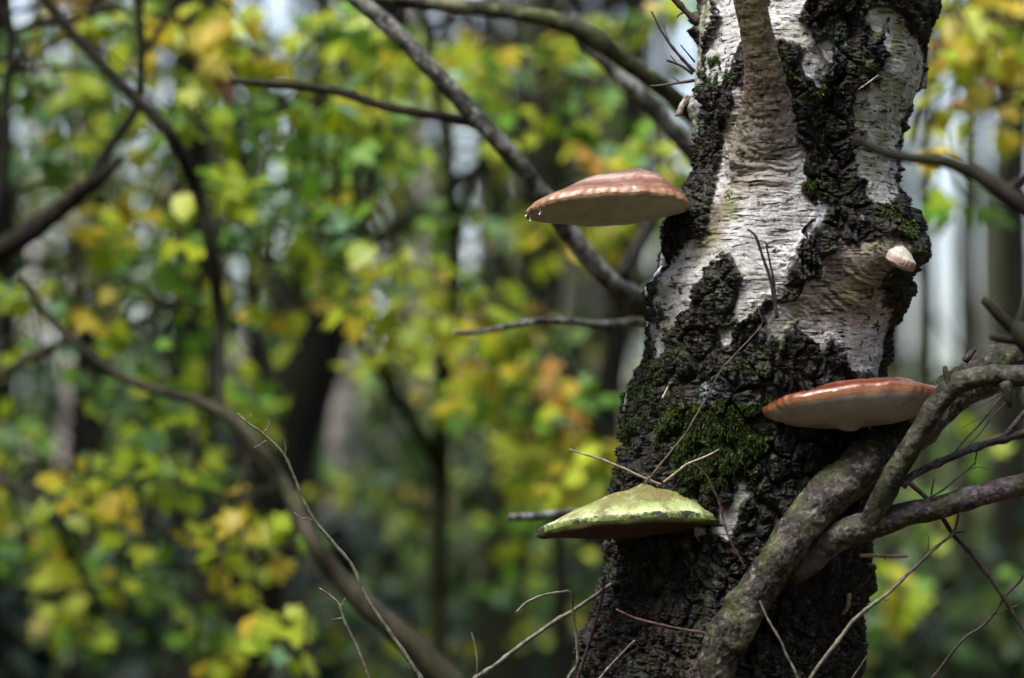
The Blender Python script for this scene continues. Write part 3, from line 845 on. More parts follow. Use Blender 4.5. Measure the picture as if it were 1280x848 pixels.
drop(657.5, 266.0, 3.0, 3.8, 9, 'leftmost water drop clinging to the tip of the top fungus')

# ------------------------------------------------------------------ moss on the bark
def build_moss():
    dens = TR['moss'] * (TR['py'] > -40) * (TR['py'] < 880)
    f = np.flatnonzero(dens.ravel() > .05)
    pr = dens.ravel()[f] ** 1.2
    N_ = 42000
    pick = rng.choice(f, N_, p=pr / pr.sum())
    c = TR['v'].reshape(-1, 3)[pick] + rng.normal(0, .0006, (N_, 3))
    n = TR['n'].reshape(-1, 3)[pick]
    cl = vn(c / .010, 91)
    keep = cl > -.12 - .25 * (dens.ravel()[pick] > .9)
    c, n, cl = c[keep], n[keep], cl[keep]; k = len(c)
    # cushions: strands rise from the bark, droop at the tip
    d = n * 1.0 + rng.normal(0, .55, (k, 3)) + np.array([0, 0, .15])
    d /= np.linalg.norm(d, axis=1)[:, None]
    L = (.0020 + .0042 * rng.random(k) + .004 * np.clip(cl, 0, 1))[:, None] * (.5 + dens.ravel()[pick][keep][:, None] * .7)
    side = np.cross(d, rng.normal(0, 1, (k, 3))); side /= np.linalg.norm(side, axis=1)[:, None]
    wd = (.00032 + .0003 * rng.random(k))[:, None]
    mid = c + d * L * .55; tip = c + d * L + np.array([0, 0, -.35]) * L
    V = np.stack([c - side * wd, c + side * wd, mid + side * wd * 1.3, mid - side * wd * 1.3, tip], 1).reshape(-1, 3)
    o5 = np.arange(k)[:, None] * 5
    q = o5 + np.array([0, 1, 2, 3]); t = o5 + np.array([3, 2, 4])
    me = mesh_np('moss', V, q, t, smooth=False)
    tone = np.clip(rng.random(k) * .7 + .25 * (cl + .5), 0, .99)
    attr(me, 'tone', np.repeat(tone, 5))
    o = link('moss', me, M['moss'])
    tag(o, 'bright green moss cushions growing in the furrows of the birch bark', 'moss', kind='stuff')
build_moss()

# ------------------------------------------------------------------ twigs in focus
def twig(label, l, wpx, D, mat, sides=(), seed=0, parent=None, bump=.22, name='twig', cat='twig', wob=.0012):
    pts = px_pts(l, D)
    ws = wpx if hasattr(wpx, '__len__') else (wpx, wpx * .8)
    n = len(l); wl = np.interp(np.linspace(0, 1, n), np.linspace(0, 1, len(ws)), ws)
    rad = [W(a, D) for a in wl]
    L = sum(np.linalg.norm(np.array(pts[i + 1]) - pts[i]) for i in range(n - 1))
    v, q, t = tube_arr(pts, rad, step=.003, ring=8, bump=bump, seed=seed, wob=wob, knots=int(L / .028))
    me = mesh_np(name, v, q, t)
    if parent is not None:
        root = link(name, me, mat, parent); host = parent
        if label: root['label'] = label
    else:
        root = link(name, me, mat)
        root.location = (0, 0, 0)
        tag(root, label, cat)
        host = root
    for k, (sl, sw) in enumerate(sides):
        sp = px_pts(sl, D)
        v, q, t = tube_arr(sp, np.interp(np.linspace(0, 1, len(sl)), [0, 1], [W(sw, D), W(sw * .6, D)]), step=.0025, ring=7, bump=.3, seed=seed + k + 1, wob=.0008)
        link('side_twig', mesh_np('side_twig', v, q, t), mat, host)
    return root
twig('long thin bare twig slanting down through the lower left, in focus', [(297, 517), (308, 527), (329, 541), (356, 568), (368, 596), (379, 624), (395, 652), (413, 674), (436, 701), (447, 722), (456, 742), (470, 765), (485, 787), (503, 813), (526, 848), (556, 895)],
     (2.6, 4, 5.4), 3.0, M['twig_grey'], [([(308, 527), (311, 521), (315, 518)], 2), ([(303, 522), (308, 530), (309, 541)], 1.6), ([(329, 541), (335, 535), (336, 526)], 2.4), ([(333, 551), (326, 556), (317, 560)], 2), ([(356, 568), (357, 560), (356, 553)], 1.8),
     ([(395, 652), (385, 648), (376, 647), (367, 640)], 2.2)], 3)
twig('short bare twig with a forked tip left of the base of the long one', [(400, 736), (411, 744), (424, 757), (432, 780), (444, 804), (453, 826), (461, 848), (474, 890)], (2.6, 3.6, 4.4), 3.0, M['twig_grey'],
     [([(424, 757), (428, 755), (431, 748)], 2.2), ([(430, 772), (424, 773), (415, 774)], 2)], 5)
twig('pale grey stick slanting up from the bottom edge to the birch trunk', [(560, 880), (594, 849), (620, 831), (650, 808), (677, 789), (697, 775), (717, 763), (751, 740), (772, 726)], (6, 5.4, 4.6), 3.08, M['twig_grey'], [([(597, 848), (596, 825), (594, 807), (590, 791)], 3)], 7)
twig('bent thin twig arching over the slanting stick beside the trunk', [(706, 860), (711, 846), (720, 833), (722, 822), (721, 799), (718, 780), (715, 758), (713, 740), (700, 741), (679, 744), (666, 749), (657, 754), (650, 761), (645, 766)], (5, 3.2, 3), 3.04, M['twig_grey'],
     [([(657, 754), (654, 762), (650, 766)], 2)], 9)
twig('dark reddish stem hugging the lower left edge of the trunk', [(705, 900), (722, 848), (733, 815), (743, 782), (752, 752), (757, 720)], (5, 4, 3), 3.06, M['twig_red'], (), 11)
gs = 'thin pale stem resting on the green fungus and pointing left'
twig(gs, [(712, 562), (730, 568), (750, 574), (775, 584), (800, 595), (826, 606)], (2.2, 3), 2.965, M['twig_pale'], (), 13, bump=.12, name='plant_stem', cat='stem')
twig('long thin stem climbing the bark from the green fungus past the moss', [(806, 606), (826, 580), (854, 547), (869, 522), (884, 497), (895, 475), (906, 458), (930, 432), (952, 407), (950, 392), (946, 381)], (2.8, 2.0, 1.4), 2.945, M['twig_mid'], [([(905, 457), (898, 448), (893, 440)], 1.8), ([(930, 438), (940, 442), (949, 440)], 1.4)], 15, bump=.12, name='plant_stem', cat='stem')
twig('short pale stem rising right from the green fungus over the moss', [(830, 603), (845, 591), (860, 580), (880, 572), (899, 562)], (3, 2), 2.94, M['twig_pale'], (), 17, bump=.12, name='plant_stem', cat='stem')
twig('thin maroon stem curving down over the right end of the green fungus', [(868, 580), (882, 594), (893, 613), (901, 634), (905, 652), (914, 678), (932, 712)], (1.8, 2.8, 2), 2.925, M['twig_red'], (), 19, bump=.12, name='plant_stem', cat='stem')
twig('short maroon twig lying across the dark bark below the green fungus', [(771, 762), (786, 770), (800, 775), (825, 781), (850, 786), (888, 793)], (2.6, 3.4, 3.6), 2.96, M['twig_red'], (), 21)
twig('thin greyish twig at the foot of the trunk left of the big limb', [(745, 855), (760, 836), (776, 818), (793, 801)], (3, 2.4), 2.96, M['twig_grey'], (), 22)
twig('forked dark twig sprouting from the bark in the middle of the white patch', [(972, 398), (966, 368), (961, 343), (954, 322), (948, 302), (943, 293), (935, 287)], (5, 3.6, 2.6), 2.955, M['twig_dark'],
     [([(970, 385), (967, 350), (962, 325), (957, 303)], 3.6), ([(958, 308), (965, 302), (982, 300)], 2), ([(947, 300), (935, 297), (914, 295)], 1.6), ([(958, 304), (950, 301), (940, 302)], 1.4)], 23)
twig('thin spiky dark twig pointing up left beside the top of the trunk', [(868, 90), (851, 72), (837, 54), (828, 40), (822, 28), (815, 15)], (4.6, 3, 2), 3.08, M['twig_dark'], [([(868, 78), (860, 68), (851, 57)], 2.6), ([(838, 56), (833, 44), (829, 30)], 1.4)], 25)
twig('thorny short dark twig on the left of the trunk between two longer ones', [(866, 92), (856, 84), (846, 79), (834, 75)], (4, 2.6), 3.08, M['twig_dark'], [([(846, 79), (840, 72), (838, 69)], 1.8)], 26)
twig('level reddish twig pointing left just above the top fungus', [(868, 101), (850, 103), (838, 105), (825, 107), (813, 108)], (4.2, 3, 2.2), 3.08, M['twig_dark'], [([(850, 103), (844, 99), (841, 97)], 1.8)], 27)
twig('thick dark twig entering at the top edge and meeting the left side of the trunk', [(872, 30), (862, 20), (852, 9), (842, -2), (826, -24)], (9, 7, 6), 3.08, M['twig_dark'], [([(858, 14), (850, 18), (846, 22)], 3)], 28)
twig('slender brown branch reaching right above the reddish limb', [(1126, 606), (1140, 595), (1157, 586), (1174, 578), (1192, 571), (1211, 563), (1232, 555), (1251, 550), (1280, 543), (1330, 536)], (11, 9, 9, 11), 2.93, M['limb_purple'],
     [([(1251, 550), (1262, 540), (1270, 528), (1282, 514)], 10), ([(1220, 560), (1221, 568), (1219, 574)], 2.5)], 29, name='branch', cat='branch')
twig('dark straight twig running down to the right edge below the reddish limb', [(1136, 602), (1147, 612), (1159, 624), (1175, 645), (1191, 667), (1204, 681), (1217, 697), (1236, 722), (1255, 749), (1280, 789), (1300, 820)], (7, 6, 5, 5), 2.96, M['twig_dark'],
     [([(1192, 667), (1199, 665), (1206, 664)], 3)], 31)
twig('long bare twig curving from the bottom edge up to the reddish limb', [(1005, 865), (1013, 848), (1028, 826), (1045, 805), (1058, 788), (1071, 772), (1092, 755), (1112, 740), (1132, 720), (1148, 704), (1165, 688), (1191, 667), (1196, 655), (1198, 643)], (5.5, 5, 4.5, 3.5), 2.95, M['twig_grey'],
     [([(1161, 690), (1160, 682), (1161, 672)], 2), ([(1102, 748), (1107, 751), (1112, 750)], 2)], 33)
twig('bare forked twig in the lower right corner', [(1160, 856), (1166, 848), (1186, 822), (1208, 796), (1225, 785), (1241, 769), (1250, 756), (1258, 743), (1269, 733), (1280, 720), (1292, 700)], (3.4, 4, 3.4, 3), 2.97, M['twig_dark'],
     [([(1243, 768), (1258, 763), (1272, 757)], 2.6), ([(1270, 732), (1277, 726), (1276, 716)], 2)], 35)
twig('short pale broken stick pointing right from under the reddish limb', [(1075, 695), (1092, 694), (1110, 695), (1135, 695)], (5, 4.6, 4), 3.02, M['twig_pale'], [([(1105, 695), (1106, 698), (1107, 700)], 2.4)], 37)
twig('short dark spur on the right side of the lower trunk', [(1070, 736), (1080, 727), (1087, 719), (1095, 710)], (4.5, 3.4), 3.05, M['twig_dark'], (), 38)
twig('thin grey twig descending right of the big limb at the bottom', [(950, 752), (960, 775), (969, 792), (978, 808), (988, 828), (999, 850)], (2.6, 3.2, 3.6), 2.93, M['twig_grey'], (), 39)
twig('thin grey twig leaning right at the foot of the trunk', [(1062, 852), (1072, 838), (1079, 828), (1084, 820)], (2.6, 2), 3.0, M['twig_grey'], (), 40)
twig('fan of fine black twigs hanging under the bent limb at the right edge', [(1262, 486), (1248, 500), (1236, 516), (1222, 533), (1208, 548), (1192, 567)], (2.6, 2.2, 1.8), 2.93, M['twig_dark'],
     [([(1258, 502), (1240, 522), (1224, 543), (1206, 563)], 2), ([(1252, 492), (1234, 503), (1217, 512)], 1.9), ([(1236, 516), (1226, 523), (1215, 528), (1204, 534)], 1.4), ([(1268, 490), (1262, 494), (1258, 502)], 2), ([(1222, 533), (1214, 541), (1206, 551)], 1.2)], 41)
twig('small spiny black twig above the middle of the reddish limb', [(1162, 622), (1180, 611), (1195, 600), (1208, 589), (1220, 579)], (3.4, 2.4, 2), 2.93, M['twig_dark'],
     [([(1208, 589), (1222, 584), (1236, 587)], 1.8), ([(1165, 618), (1166, 607), (1168, 599)], 2.4), ([(1219, 581), (1219, 572), (1221, 566)], 1.6), ([(1190, 604), (1200, 606), (1208, 604)], 1.3)], 43)

# ------------------------------------------------------------------ branches of the tree just behind the birch
bt = empty('bare_tree', (P(965, 424, 4.0)[0], P(965, 424, 4.0)[1], 0))
tag(bt, 'grey bare tree hidden behind the birch, its long crooked branches crossing the top left', 'tree')
def blimb(name, l, wpx, mat, parent, ring=14, seed=0, bump=.12, label=None, step=None, knots=0):
    pts = px_pts(l, 4.0); n = len(l)
    wl = np.interp(np.linspace(0, 1, n), np.linspace(0, 1, len(wpx)), wpx)
    rad = [W(a, p[2] if len(p) > 2 else 4.0) for a, p in zip(wl, l)]
    v, q, t = tube_arr(pts, rad, ring=ring, bump=bump, seed=seed, wob=.004, knots=knots, step=step)
    o = link(name, mesh_np(name, v, q, t), mat, parent)
    if label: o['label'] = label
    return o
x0, y0 = bt.location[0], bt.location[1]
v, q, t = tube_arr([(x0 + .02, y0, -.1), (x0, y0, .5), (x0 - .01, y0, 1.2), (x0 + .03, y0 + .03, 2.2), (x0 + .1, y0 + .1, 3.6), (x0 + .1, y0 + .2, 5.5)], [.11, .085, .075, .065, .05, .02], ring=20, bump=.1, seed=4)
link('trunk', mesh_np('trunk', v, q, t), M['bggrey'], bt)
blimb('limb', [(965, 500, 4.0), (880, 440, 3.95), (805, 388, 3.85), (770, 358, 3.8), (740, 325, 3.78), (700, 275, 3.75), (662, 222, 3.72), (625, 178, 3.7), (590, 140, 3.7), (550, 97, 3.7), (505, 50, 3.7), (465, 15, 3.7), (430, -15, 3.7), (380, -70, 3.7)],
      [26, 25, 24, 23, 22, 20], M['grey_branch'], bt, seed=3, label='longest grey branch slanting down behind the top fungus', knots=3)
blimb('limb', [(965, 250, 4.0), (900, 185, 4.0), (862, 142, 3.95), (820, 104, 3.9), (780, 75, 3.88), (740, 45, 3.85), (700, 28, 3.85), (655, 18, 3.85), (600, 11, 3.85), (540, 4, 3.85), (470, -3, 3.85), (400, -12, 3.85)],
      [24, 22, 24, 21, 19, 16], M['green_branch'], bt, seed=6, label='dark mossy branch along the top edge', knots=2)
blimb('limb', [(965, 300, 4.1), (905, 230, 4.1), (868, 192, 4.05), (830, 152, 4.02), (800, 118, 4.0), (765, 82, 4.0), (735, 52, 4.0), (712, 22, 4.0), (688, -15, 4.0)],
      [24, 23, 22, 20], M['grey_branch'], bt, seed=9, label='pale grey branch meeting the trunk above the top fungus', knots=2)
blimb('limb', [(604, 160, 3.7), (585, 152, 3.72), (540, 144, 3.75), (480, 132, 3.78), (430, 117, 3.8), (370, 108, 3.8), (325, 105, 3.8), (288, 101, 3.8)], [14, 12, 11, 9], M['dark_branch'], bt, seed=12, label='thin dark branch forking left')
blimb('limb', [(960, 420, 4.0), (860, 405, 3.9), (800, 402, 3.8), (750, 406, 3.75), (715, 402, 3.72), (680, 400, 3.7), (640, 406, 3.7), (600, 413, 3.7), (566, 414, 3.7)], [13, 12, 10, 8, 6], M['grey_branch'], bt, seed=15, label='thin level grey branch below the top fungus')
blimb('limb', [(960, 640, 4.0), (800, 640, 3.8), (720, 641, 3.7), (680, 643, 3.65), (640, 645, 3.6)], [14, 11, 10], M['grey_branch'], bt, seed=18, label='short blurred branch end behind the green fungus')
blimb('limb', [(690, 300, 4.3), (740, 330, 4.3), (775, 345, 4.3), (800, 300, 4.4), (830, 240, 4.5)][2:], [20, 16], M['bgdark'], bt, seed=18)

# ------------------------------------------------------------------ leaves
def leaf_mesh(kind, seed):
    rg = random.Random(seed)
    if kind == 'maple':
        pr = [(0, 1.0), (14, .80), (24, .52), (34, .56), (50, .90), (60, .74), (74, .50), (88, .55), (106, .72), (124, .50), (150, .40), (172, .20)]
    else:
        pr = [(0, 1.0), (18, .86), (36, .76), (56, .68), (80, .62), (104, .58), (130, .52), (156, .38)]
    pts = [(a, r) for a, r in pr] + [(-a, r) for a, r in reversed(pr) if a not in (0,)]
    V = [(0, 0, 0)]
    for a, r in pts:
        r *= 1 + rg.uniform(-.08, .08)
        x, y = r * math.sin(R_(a)) * .52, r * math.cos(R_(a)) * .52
        z = .10 * abs(x) * 1.5 - .22 * (x * x + y * y) + rg.uniform(-.02, .02)
        V.append((x, y, z))
    n = len(pts)
    F = [(0, 1 + (i + 1) % n, 1 + i) for i in range(n)]
    # stalk
    k = len(V)
    V += [(-.012, -.10, 0), (.012, -.10, 0), (.008, -.55, -.05), (-.008, -.55, -.05)]
    F += [(k, k + 1, k + 2), (k, k + 2, k + 3)]
    me = mesh_np('leaf', V, None, F)
    me.materials.append(M['leaf'])
    return me
LEAF = {'maple': [leaf_mesh('maple', i) for i in range(4)], 'round': [leaf_mesh('round', i + 9) for i in range(4)]}
CL = {k: tuple(c * .95 for c in v) for k, v in {'g': (.075, .17, .025), 'G': (.15, .36, .03), 'b': (.16, .33, .17), 'l': (.36, .50, .02), 'L': (.52, .62, .035), 'y': (.60, .50, .035), 'Y': (.72, .56, .05), 'o': (.58, .30, .03), 'r': (.22, .08, .025)}.items()}
PAL = {'YG': 'lllLLLyGGb', 'G': 'ggGGGbbl', 'Y': 'yyYLLLll', 'O': 'oyyYLLrl', 'D': 'ggGbGl'}
def leaf_obj(parent, pos, dirn, nrm, size, colr):
    o = bpy.data.objects.new('leaf', random.choice(LEAF['maple' if random.random() < .6 else 'round']))
    y = Vector(dirn).normalized(); z = Vector(nrm); z = (z - y * z.dot(y)).normalized(); x = y.cross(z)
    m = Matrix((x, y, z)).transposed().to_4x4()
    m.translation = Vector([float(c) for c in pos])
    COL.objects.link(o); o.parent = parent; o.matrix_parent_inverse = Matrix.Translation(-parent.location)
    o.matrix_basis = m @ Matrix.Diagonal((size * random.uniform(.8, 1.1), size, size, 1))
    k = random.uniform(.78, 1.15)
    o.color = (colr[0] * k, colr[1] * k, colr[2] * k, 1)
    return o
def sample_branch(l):
    return np.array([p for p in catmull(px_pts(l, 5.0), [1] * len(l), .03)[0]])
def foliate(parent, clusters, anchors, tmat, size=.085, Dj=.35):
    size = size * .86
    tot = sum(c[4] for c in clusters); kf = min(1.35, 296 / tot)
    clusters = [(a, b, c, d, max(3, int(n * kf)), p, D) for a, b, c, d, n, p, D in clusters]
    for (cx, cy, rx, ry, n, pal, D) in clusters:
        m = max(1, round(n / 7))
        for k in range(m):
            nn = n // m
            a = random.uniform(0, 6.28); rr = math.sqrt(random.random()) * .75
            ex, ey = cx + rx * rr * math.cos(a), cy + ry * rr * math.sin(a)
            Dk = D + .1 + random.uniform(-Dj, Dj)
            mid = P(ex, ey, Dk)
            ang = random.uniform(-.9, .5) + (math.pi if random.random() < .5 else 0)
            L = (rx + ry) * .45 * S * Dk
            dv = np.array([math.cos(ang), random.uniform(-.5, .5), math.sin(ang) - .25]); dv /= np.linalg.norm(dv)
            s, e = mid - dv * L * .7, mid + dv * L * .8
            an = anchors[np.argmin(np.linalg.norm(anchors - s, axis=1))]
            pts = [an, (an + s) / 2 + np.array([0, 0, .04 + .05 * random.random()]), s, mid + rng.normal(0, .01, 3), e]
            v, q, t = tube_arr(pts, [.0045, .0036, .0028, .002, .001], step=.05, ring=5, bump=.1, seed=k)
            link('twig', mesh_np('twig', v, q, t), tmat, parent)
            for j in range(nn):
                u = (j + random.random()) / nn
                pp = s * (1 - u) + e * u
                off = np.array([random.gauss(0, 1), random.gauss(0, .8), random.gauss(0, 1)]); off /= np.linalg.norm(off)
                dd = dv * .5 + off * .9 + np.array([0, 0, -.35])
                nv = np.array([random.gauss(0, .45), -.55 + random.gauss(0, .4), .75])
                sz = size * random.uniform(.7, 1.25)
                dn = dd / np.linalg.norm(dd)
                leaf_obj(parent, pp + dn * sz * .55, dd, nv, sz, CL[random.choice(PAL[pal])])
def sapling(name, label, stem, mat, branches, clusters, size=.085, cat='tree', twm=None, Dj=.35):
    """stem: first branch listed starts at the ground"""
    b0 = stem[0]; g = P(*b0)
    root = empty(name, (g[0], g[1], gzf(g[0], g[1])))
    tag(root, label, cat)
    anch = []
    for i, (l, wp, nm) in enumerate(branches):
        blimb(nm, l, wp, mat if not isinstance(mat, dict) else mat[i], root, seed=i * 3 + len(label), ring=12)
        anch.append(sample_branch(l))
    foliate(root, clusters, np.vstack(anch), twm or mat, size, Dj)
    return root
def toground(px, py, D):
    p = P(px, py, D); z = gzf(p[0], p[1]) - .05
    # pixel height of the ground under that point
    yy = p[1]; 
    Dg = (np.array([p[0], yy, z]) - CAM) @ FW
    a, b, c = proj(np.array([p[0], yy, z]))
    return (float(a), float(b), float(c))
DL = 5.2
# sapling with the arched stem at upper left
gA = toground(-60, 500, 4.7)
sapling('maple_sapling', 'dark crooked sapling at the left edge with green and orange leaves', [gA], M['dark_branch'],
    [([gA, (-70, 700, 4.7), (-60, 420, 4.7), (-20, 335, 4.7), (30, 295, 4.65), (75, 262, 4.65), (112, 232, 4.6), (150, 200, 4.6)], [44, 36, 30, 24, 14], 'stem'),
     ([(112, 232, 4.6), (140, 180, 4.6), (168, 140, 4.6), (176, 100, 4.6), (177, 50, 4.6), (172, 0, 4.6), (165, -60, 4.6)], [16, 13, 11], 'branch'),
     ([(176, 70, 4.6), (195, 45, 4.6), (215, 10, 4.6), (228, -30, 4.6)], [9, 7], 'branch'),
     ([(-20, 335, 4.7), (5, 220, 4.7), (8, 120, 4.7), (14, 60, 4.7), (5, -30, 4.7)], [16, 12, 10], 'branch')],
    [(95, 15, 60, 30, 14, 'O', 5.1), (60, 95, 60, 50, 14, 'D', 5.3), (25, 190, 45, 50, 12, 'YG', 5.2), (140, 125, 55, 45, 12, 'G', 5.2), (225, 72, 36, 36, 12, 'O', 5.0),
     (285, 22, 60, 30, 22, 'Y', 5.0), (335, 72, 50, 36, 18, 'Y', 5.1), (90, 205, 50, 40, 8, 'D', 5.3), (135, 285, 34, 36, 8, 'Y', 5.1), (120, 260, 40, 30, 6, 'O', 5.0), (20, 60, 40, 60, 8, 'D', 5.4),
     (210, 25, 40, 30, 8, 'G', 5.3), (395, 35, 50, 40, 14, 'YG', 5.3), (160, 60, 50, 40, 8, 'YG', 5.2)])
# sapling with the long curved stem
gB = toground(676, 1300, 4.32)
sapling('maple_sapling', 'sapling with a long thin curved stem left of centre, hung with lime and green leaves', [gB], M['dark_branch'],
    [([gB, (672, 1180, 4.32), (652, 1020, 4.32), (612, 922, 4.32), (547, 834, 4.32), (502, 792, 4.32), (461, 759, 4.32), (425, 724, 4.32), (388, 676, 4.34), (353, 612, 4.36), (322, 564, 4.4), (288, 522, 4.42), (274, 490, 4.45), (273, 400, 4.5), (264, 310, 4.45), (245, 235, 4.45), (215, 172, 4.4), (185, 140, 4.4), (155, 112, 4.4), (110, 65, 4.4), (70, 20, 4.4), (30, -40, 4.4)], [22, 22, 22, 20, 16, 12, 16, 17, 15, 13], 'stem'),
     ([(245, 235, 5.2), (290, 225, 5.2), (340, 232, 5.2), (400, 240, 5.1), (440, 250, 5.1)], [9, 7, 4], 'branch'),
     ([(215, 172, 5.1), (270, 160, 5.2), (340, 140, 5.3), (420, 130, 5.3), (500, 140, 5.3)], [9, 7, 4], 'branch'),
     ([(264, 310, 5.2), (320, 320, 5.2), (380, 330, 5.2), (450, 350, 5.2)], [9, 7, 4], 'branch')],
    [(230, 150, 55, 45, 16, 'YG', 5.1), (320, 130, 60, 36, 18, 'G', 5.2), (400, 155, 70, 40, 24, 'YG', 5.1), (470, 140, 55, 50, 20, 'YG', 5.3), (330, 195, 70, 45, 20, 'G', 5.2), (265, 235, 50, 40, 14, 'YG', 5.0),
     (175, 190, 36, 30, 8, 'YG', 5.0), (205, 285, 55, 40, 12, 'YG', 5.1), (400, 225, 60, 40, 16, 'G', 5.3), (365, 300, 60, 45, 18, 'YG', 5.1), (425, 265, 50, 36, 14, 'G', 5.0), (455, 235, 24, 20, 3, 'O', 4.9),
     (430, 355, 70, 50, 28, 'Y', 5.1), (365, 370, 40, 36, 12, 'YG', 5.2), (225, 325, 40, 30, 6, 'G', 5.3), (300, 280, 50, 40, 10, 'G', 5.4), (240, 400, 40, 40, 6, 'YG', 5.2)])
# the big leaning branch at lower left
gC = toground(672, 1300, 4.1)
sapling('leaning_sapling', 'leaning mossy stem crossing the lower left diagonally with yellow leaves below it', [gC], M['left_branch'],
    [([gC, (668, 1180, 4.1), (650, 1020, 4.1), (610, 920, 4.1), (545, 832, 4.1), (500, 790, 4.1), (460, 757, 4.1), (425, 722, 4.1), (390, 675, 4.1), (355, 610, 4.2), (325, 562, 4.2), (295, 528, 4.25), (262, 508, 4.4), (220, 496, 4.4), (175, 482, 4.4), (130, 458, 4.4), (90, 425, 4.4), (55, 388, 4.4), (30, 350, 4.4)],
      [40, 38, 34, 28, 20, 15, 13, 12, 11, 9], 'stem'),
     ([(90, 425, 5.0), (50, 440, 5.0), (0, 470, 5.0), (-40, 490, 5.0)], [12, 12, 14], 'branch'),
     ([(130, 458, 5.0), (150, 425, 5.1), (175, 400, 5.1), (220, 385, 5.2)], [10, 8, 5], 'branch'),
     ([(-40, 585, 5.1), (0, 600, 5.1), (35, 618, 5.0), (60, 650, 5.0)], [18, 14, 7], 'branch'),
     ([(390, 675, 4.85), (330, 690, 4.9), (250, 680, 5.0), (170, 650, 5.0), (90, 620, 5.0)], [9, 7, 4], 'branch'),
     ([(355, 610, 4.9), (300, 620, 5.0), (240, 610, 5.0), (180, 600, 5.0)], [8, 6, 4], 'branch')],
    [(18, 385, 36, 45, 12, 'YG', 4.9), (60, 365, 40, 30, 10, 'G', 5.0), (105, 370, 50, 34, 12, 'Y', 5.0), (40, 450, 40, 36, 10, 'YG', 5.1), (110, 480, 50, 36, 10, 'D', 5.2), (190, 450, 50, 34, 12, 'YG', 5.1),
     (215, 505, 50, 40, 18, 'YG', 5.0), (90, 615, 70, 36, 24, 'Y', 5.0), (200, 600, 60, 36, 18, 'YG', 5.0), (25, 690, 40, 50, 8, 'G', 5.2), (150, 655, 60, 36, 16, 'YG', 5.0), (240, 665, 50, 45, 14, 'YG', 5.0),
     (312, 615, 36, 36, 10, 'Y', 4.9), (300, 685, 50, 45, 18, 'Y', 4.9), (330, 765, 50, 45, 14, 'Y', 4.9), (350, 665, 30, 30, 6, 'YG', 4.9), (250, 832, 34, 24, 6, 'Y', 4.9), (385, 815, 40, 24, 8, 'YG', 4.9),
     (150, 715, 50, 40, 10, 'YG', 5.2), (240, 745, 40, 30, 6, 'G', 5.2), (300, 450, 40, 30, 6, 'YG', 5.2)], size=.074)
# the centre sapling with the forked dark stem
gD = toground(548, 900, 6.4)
sapling('forked_sapling', 'thin forked sapling in the centre carrying a drape of yellow and lime leaves', [gD], M['bggreen'],
    [([gD, (548, 848, 6.4), (547, 700, 6.4), (549, 600, 6.4), (552, 500, 6.3), (560, 420, 6.2), (570, 320, 6.1), (560, 200, 6.0), (540, 80, 6.0), (520, -40, 6.0)], [26, 24, 22, 18, 15, 12], 'stem'),
     ([(548, 580, 6.4), (525, 545, 6.3), (505, 510, 6.2), (470, 460, 6.0), (440, 410, 5.9)], [16, 14, 10], 'branch'),
     ([(560, 420, 6.2), (620, 400, 6.0), (680, 440, 6.0), (720, 480, 5.9), (740, 540, 5.9)], [10, 8, 5], 'branch'),
     ([(570, 300, 6.1), (600, 200, 6.0), (660, 130, 6.0), (740, 110, 5.9), (820, 160, 5.9)], [10, 8, 5], 'branch'),
     ([(545, 100, 6.0), (600, 60, 6.0), (680, 40, 6.0), (780, 40, 6.0), (850, 20, 6.0)], [10, 8, 5], 'branch')],
    [(500, 325, 60, 55, 16, 'YG', 5.8), (560, 265, 40, 40, 8, 'G', 5.9), (588, 305, 22, 20, 4, 'O', 5.7), (610, 350, 26, 26, 6, 'YG', 5.8), (520, 420, 80, 34, 24, 'Y', 5.7), (565, 475, 50, 50, 14, 'YG', 5.8),
     (640, 400, 50, 34, 12, 'YG', 5.8), (460, 470, 40, 40, 12, 'YG', 5.7), (690, 472, 44, 34, 16, 'O', 5.7), (735, 510, 40, 40, 14, 'G', 5.8), (682, 525, 34, 50, 12, 'YG', 5.8), (705, 590, 50, 40, 18, 'Y', 5.7),
     (665, 622, 24, 22, 6, 'G', 5.7), (470, 25, 50, 30, 10, 'YG', 5.9), (545, 70, 50, 44, 16, 'YG', 5.8), (605, 90, 60, 44, 18, 'G', 5.8), (650, 55, 50, 50, 10, 'YG', 5.9), (600, 28, 40, 24, 8, 'O', 5.8),
     (680, 140, 50, 34, 14, 'YG', 5.8), (745, 120, 50, 44, 14, 'G', 5.8), (620, 165, 50, 34, 10, 'YG', 5.9), (730, 190, 30, 30, 7, 'O', 5.7), (792, 190, 44, 34, 12, 'YG', 5.7), (832, 215, 26, 36, 10, 'Y', 5.7),
     (840, 20, 34, 34, 8, 'YG', 5.8), (800, 65, 34, 44, 8, 'G', 5.8)], size=.082)
def fill(n, x0, x1, ya, yb, pal, D, per=12):
    rq = random.Random(n + x0); out = []
    for k in range(n):
        x = rq.uniform(x0, x1); f = (x - x0) / (x1 - x0)
        out.append((x, rq.uniform(ya[0] + (ya[1] - ya[0]) * f, yb[0] + (yb[1] - yb[0]) * f), 50, 34, per, rq.choice(pal), D + rq.uniform(-.4, .4)))
    return out
gG = toground(330, 900, 7.2)
sapling('maple_sapling', 'green sapling further back whose leaves fill the upper left between the dark stems', [gG], M['bgdark'],
    [([gG, (325, 700, 7.2), (320, 500, 7.1), (310, 300, 7.0), (290, 100, 7.0), (280, -40, 7.0)], [22, 18, 14, 9], 'stem'),
     ([(312, 320, 7.0), (220, 260, 7.0), (120, 230, 7.0), (30, 240, 7.0)], [9, 7, 4], 'branch'), ([(300, 200, 7.0), (380, 120, 7.0), (470, 90, 7.0)], [9, 7, 4], 'branch')],
    fill(24, 0, 520, (20, 20), (300, 420), ['D', 'G', 'YG', 'YG'], 6.9), size=.10)
gH = toground(80, 900, 7.0)
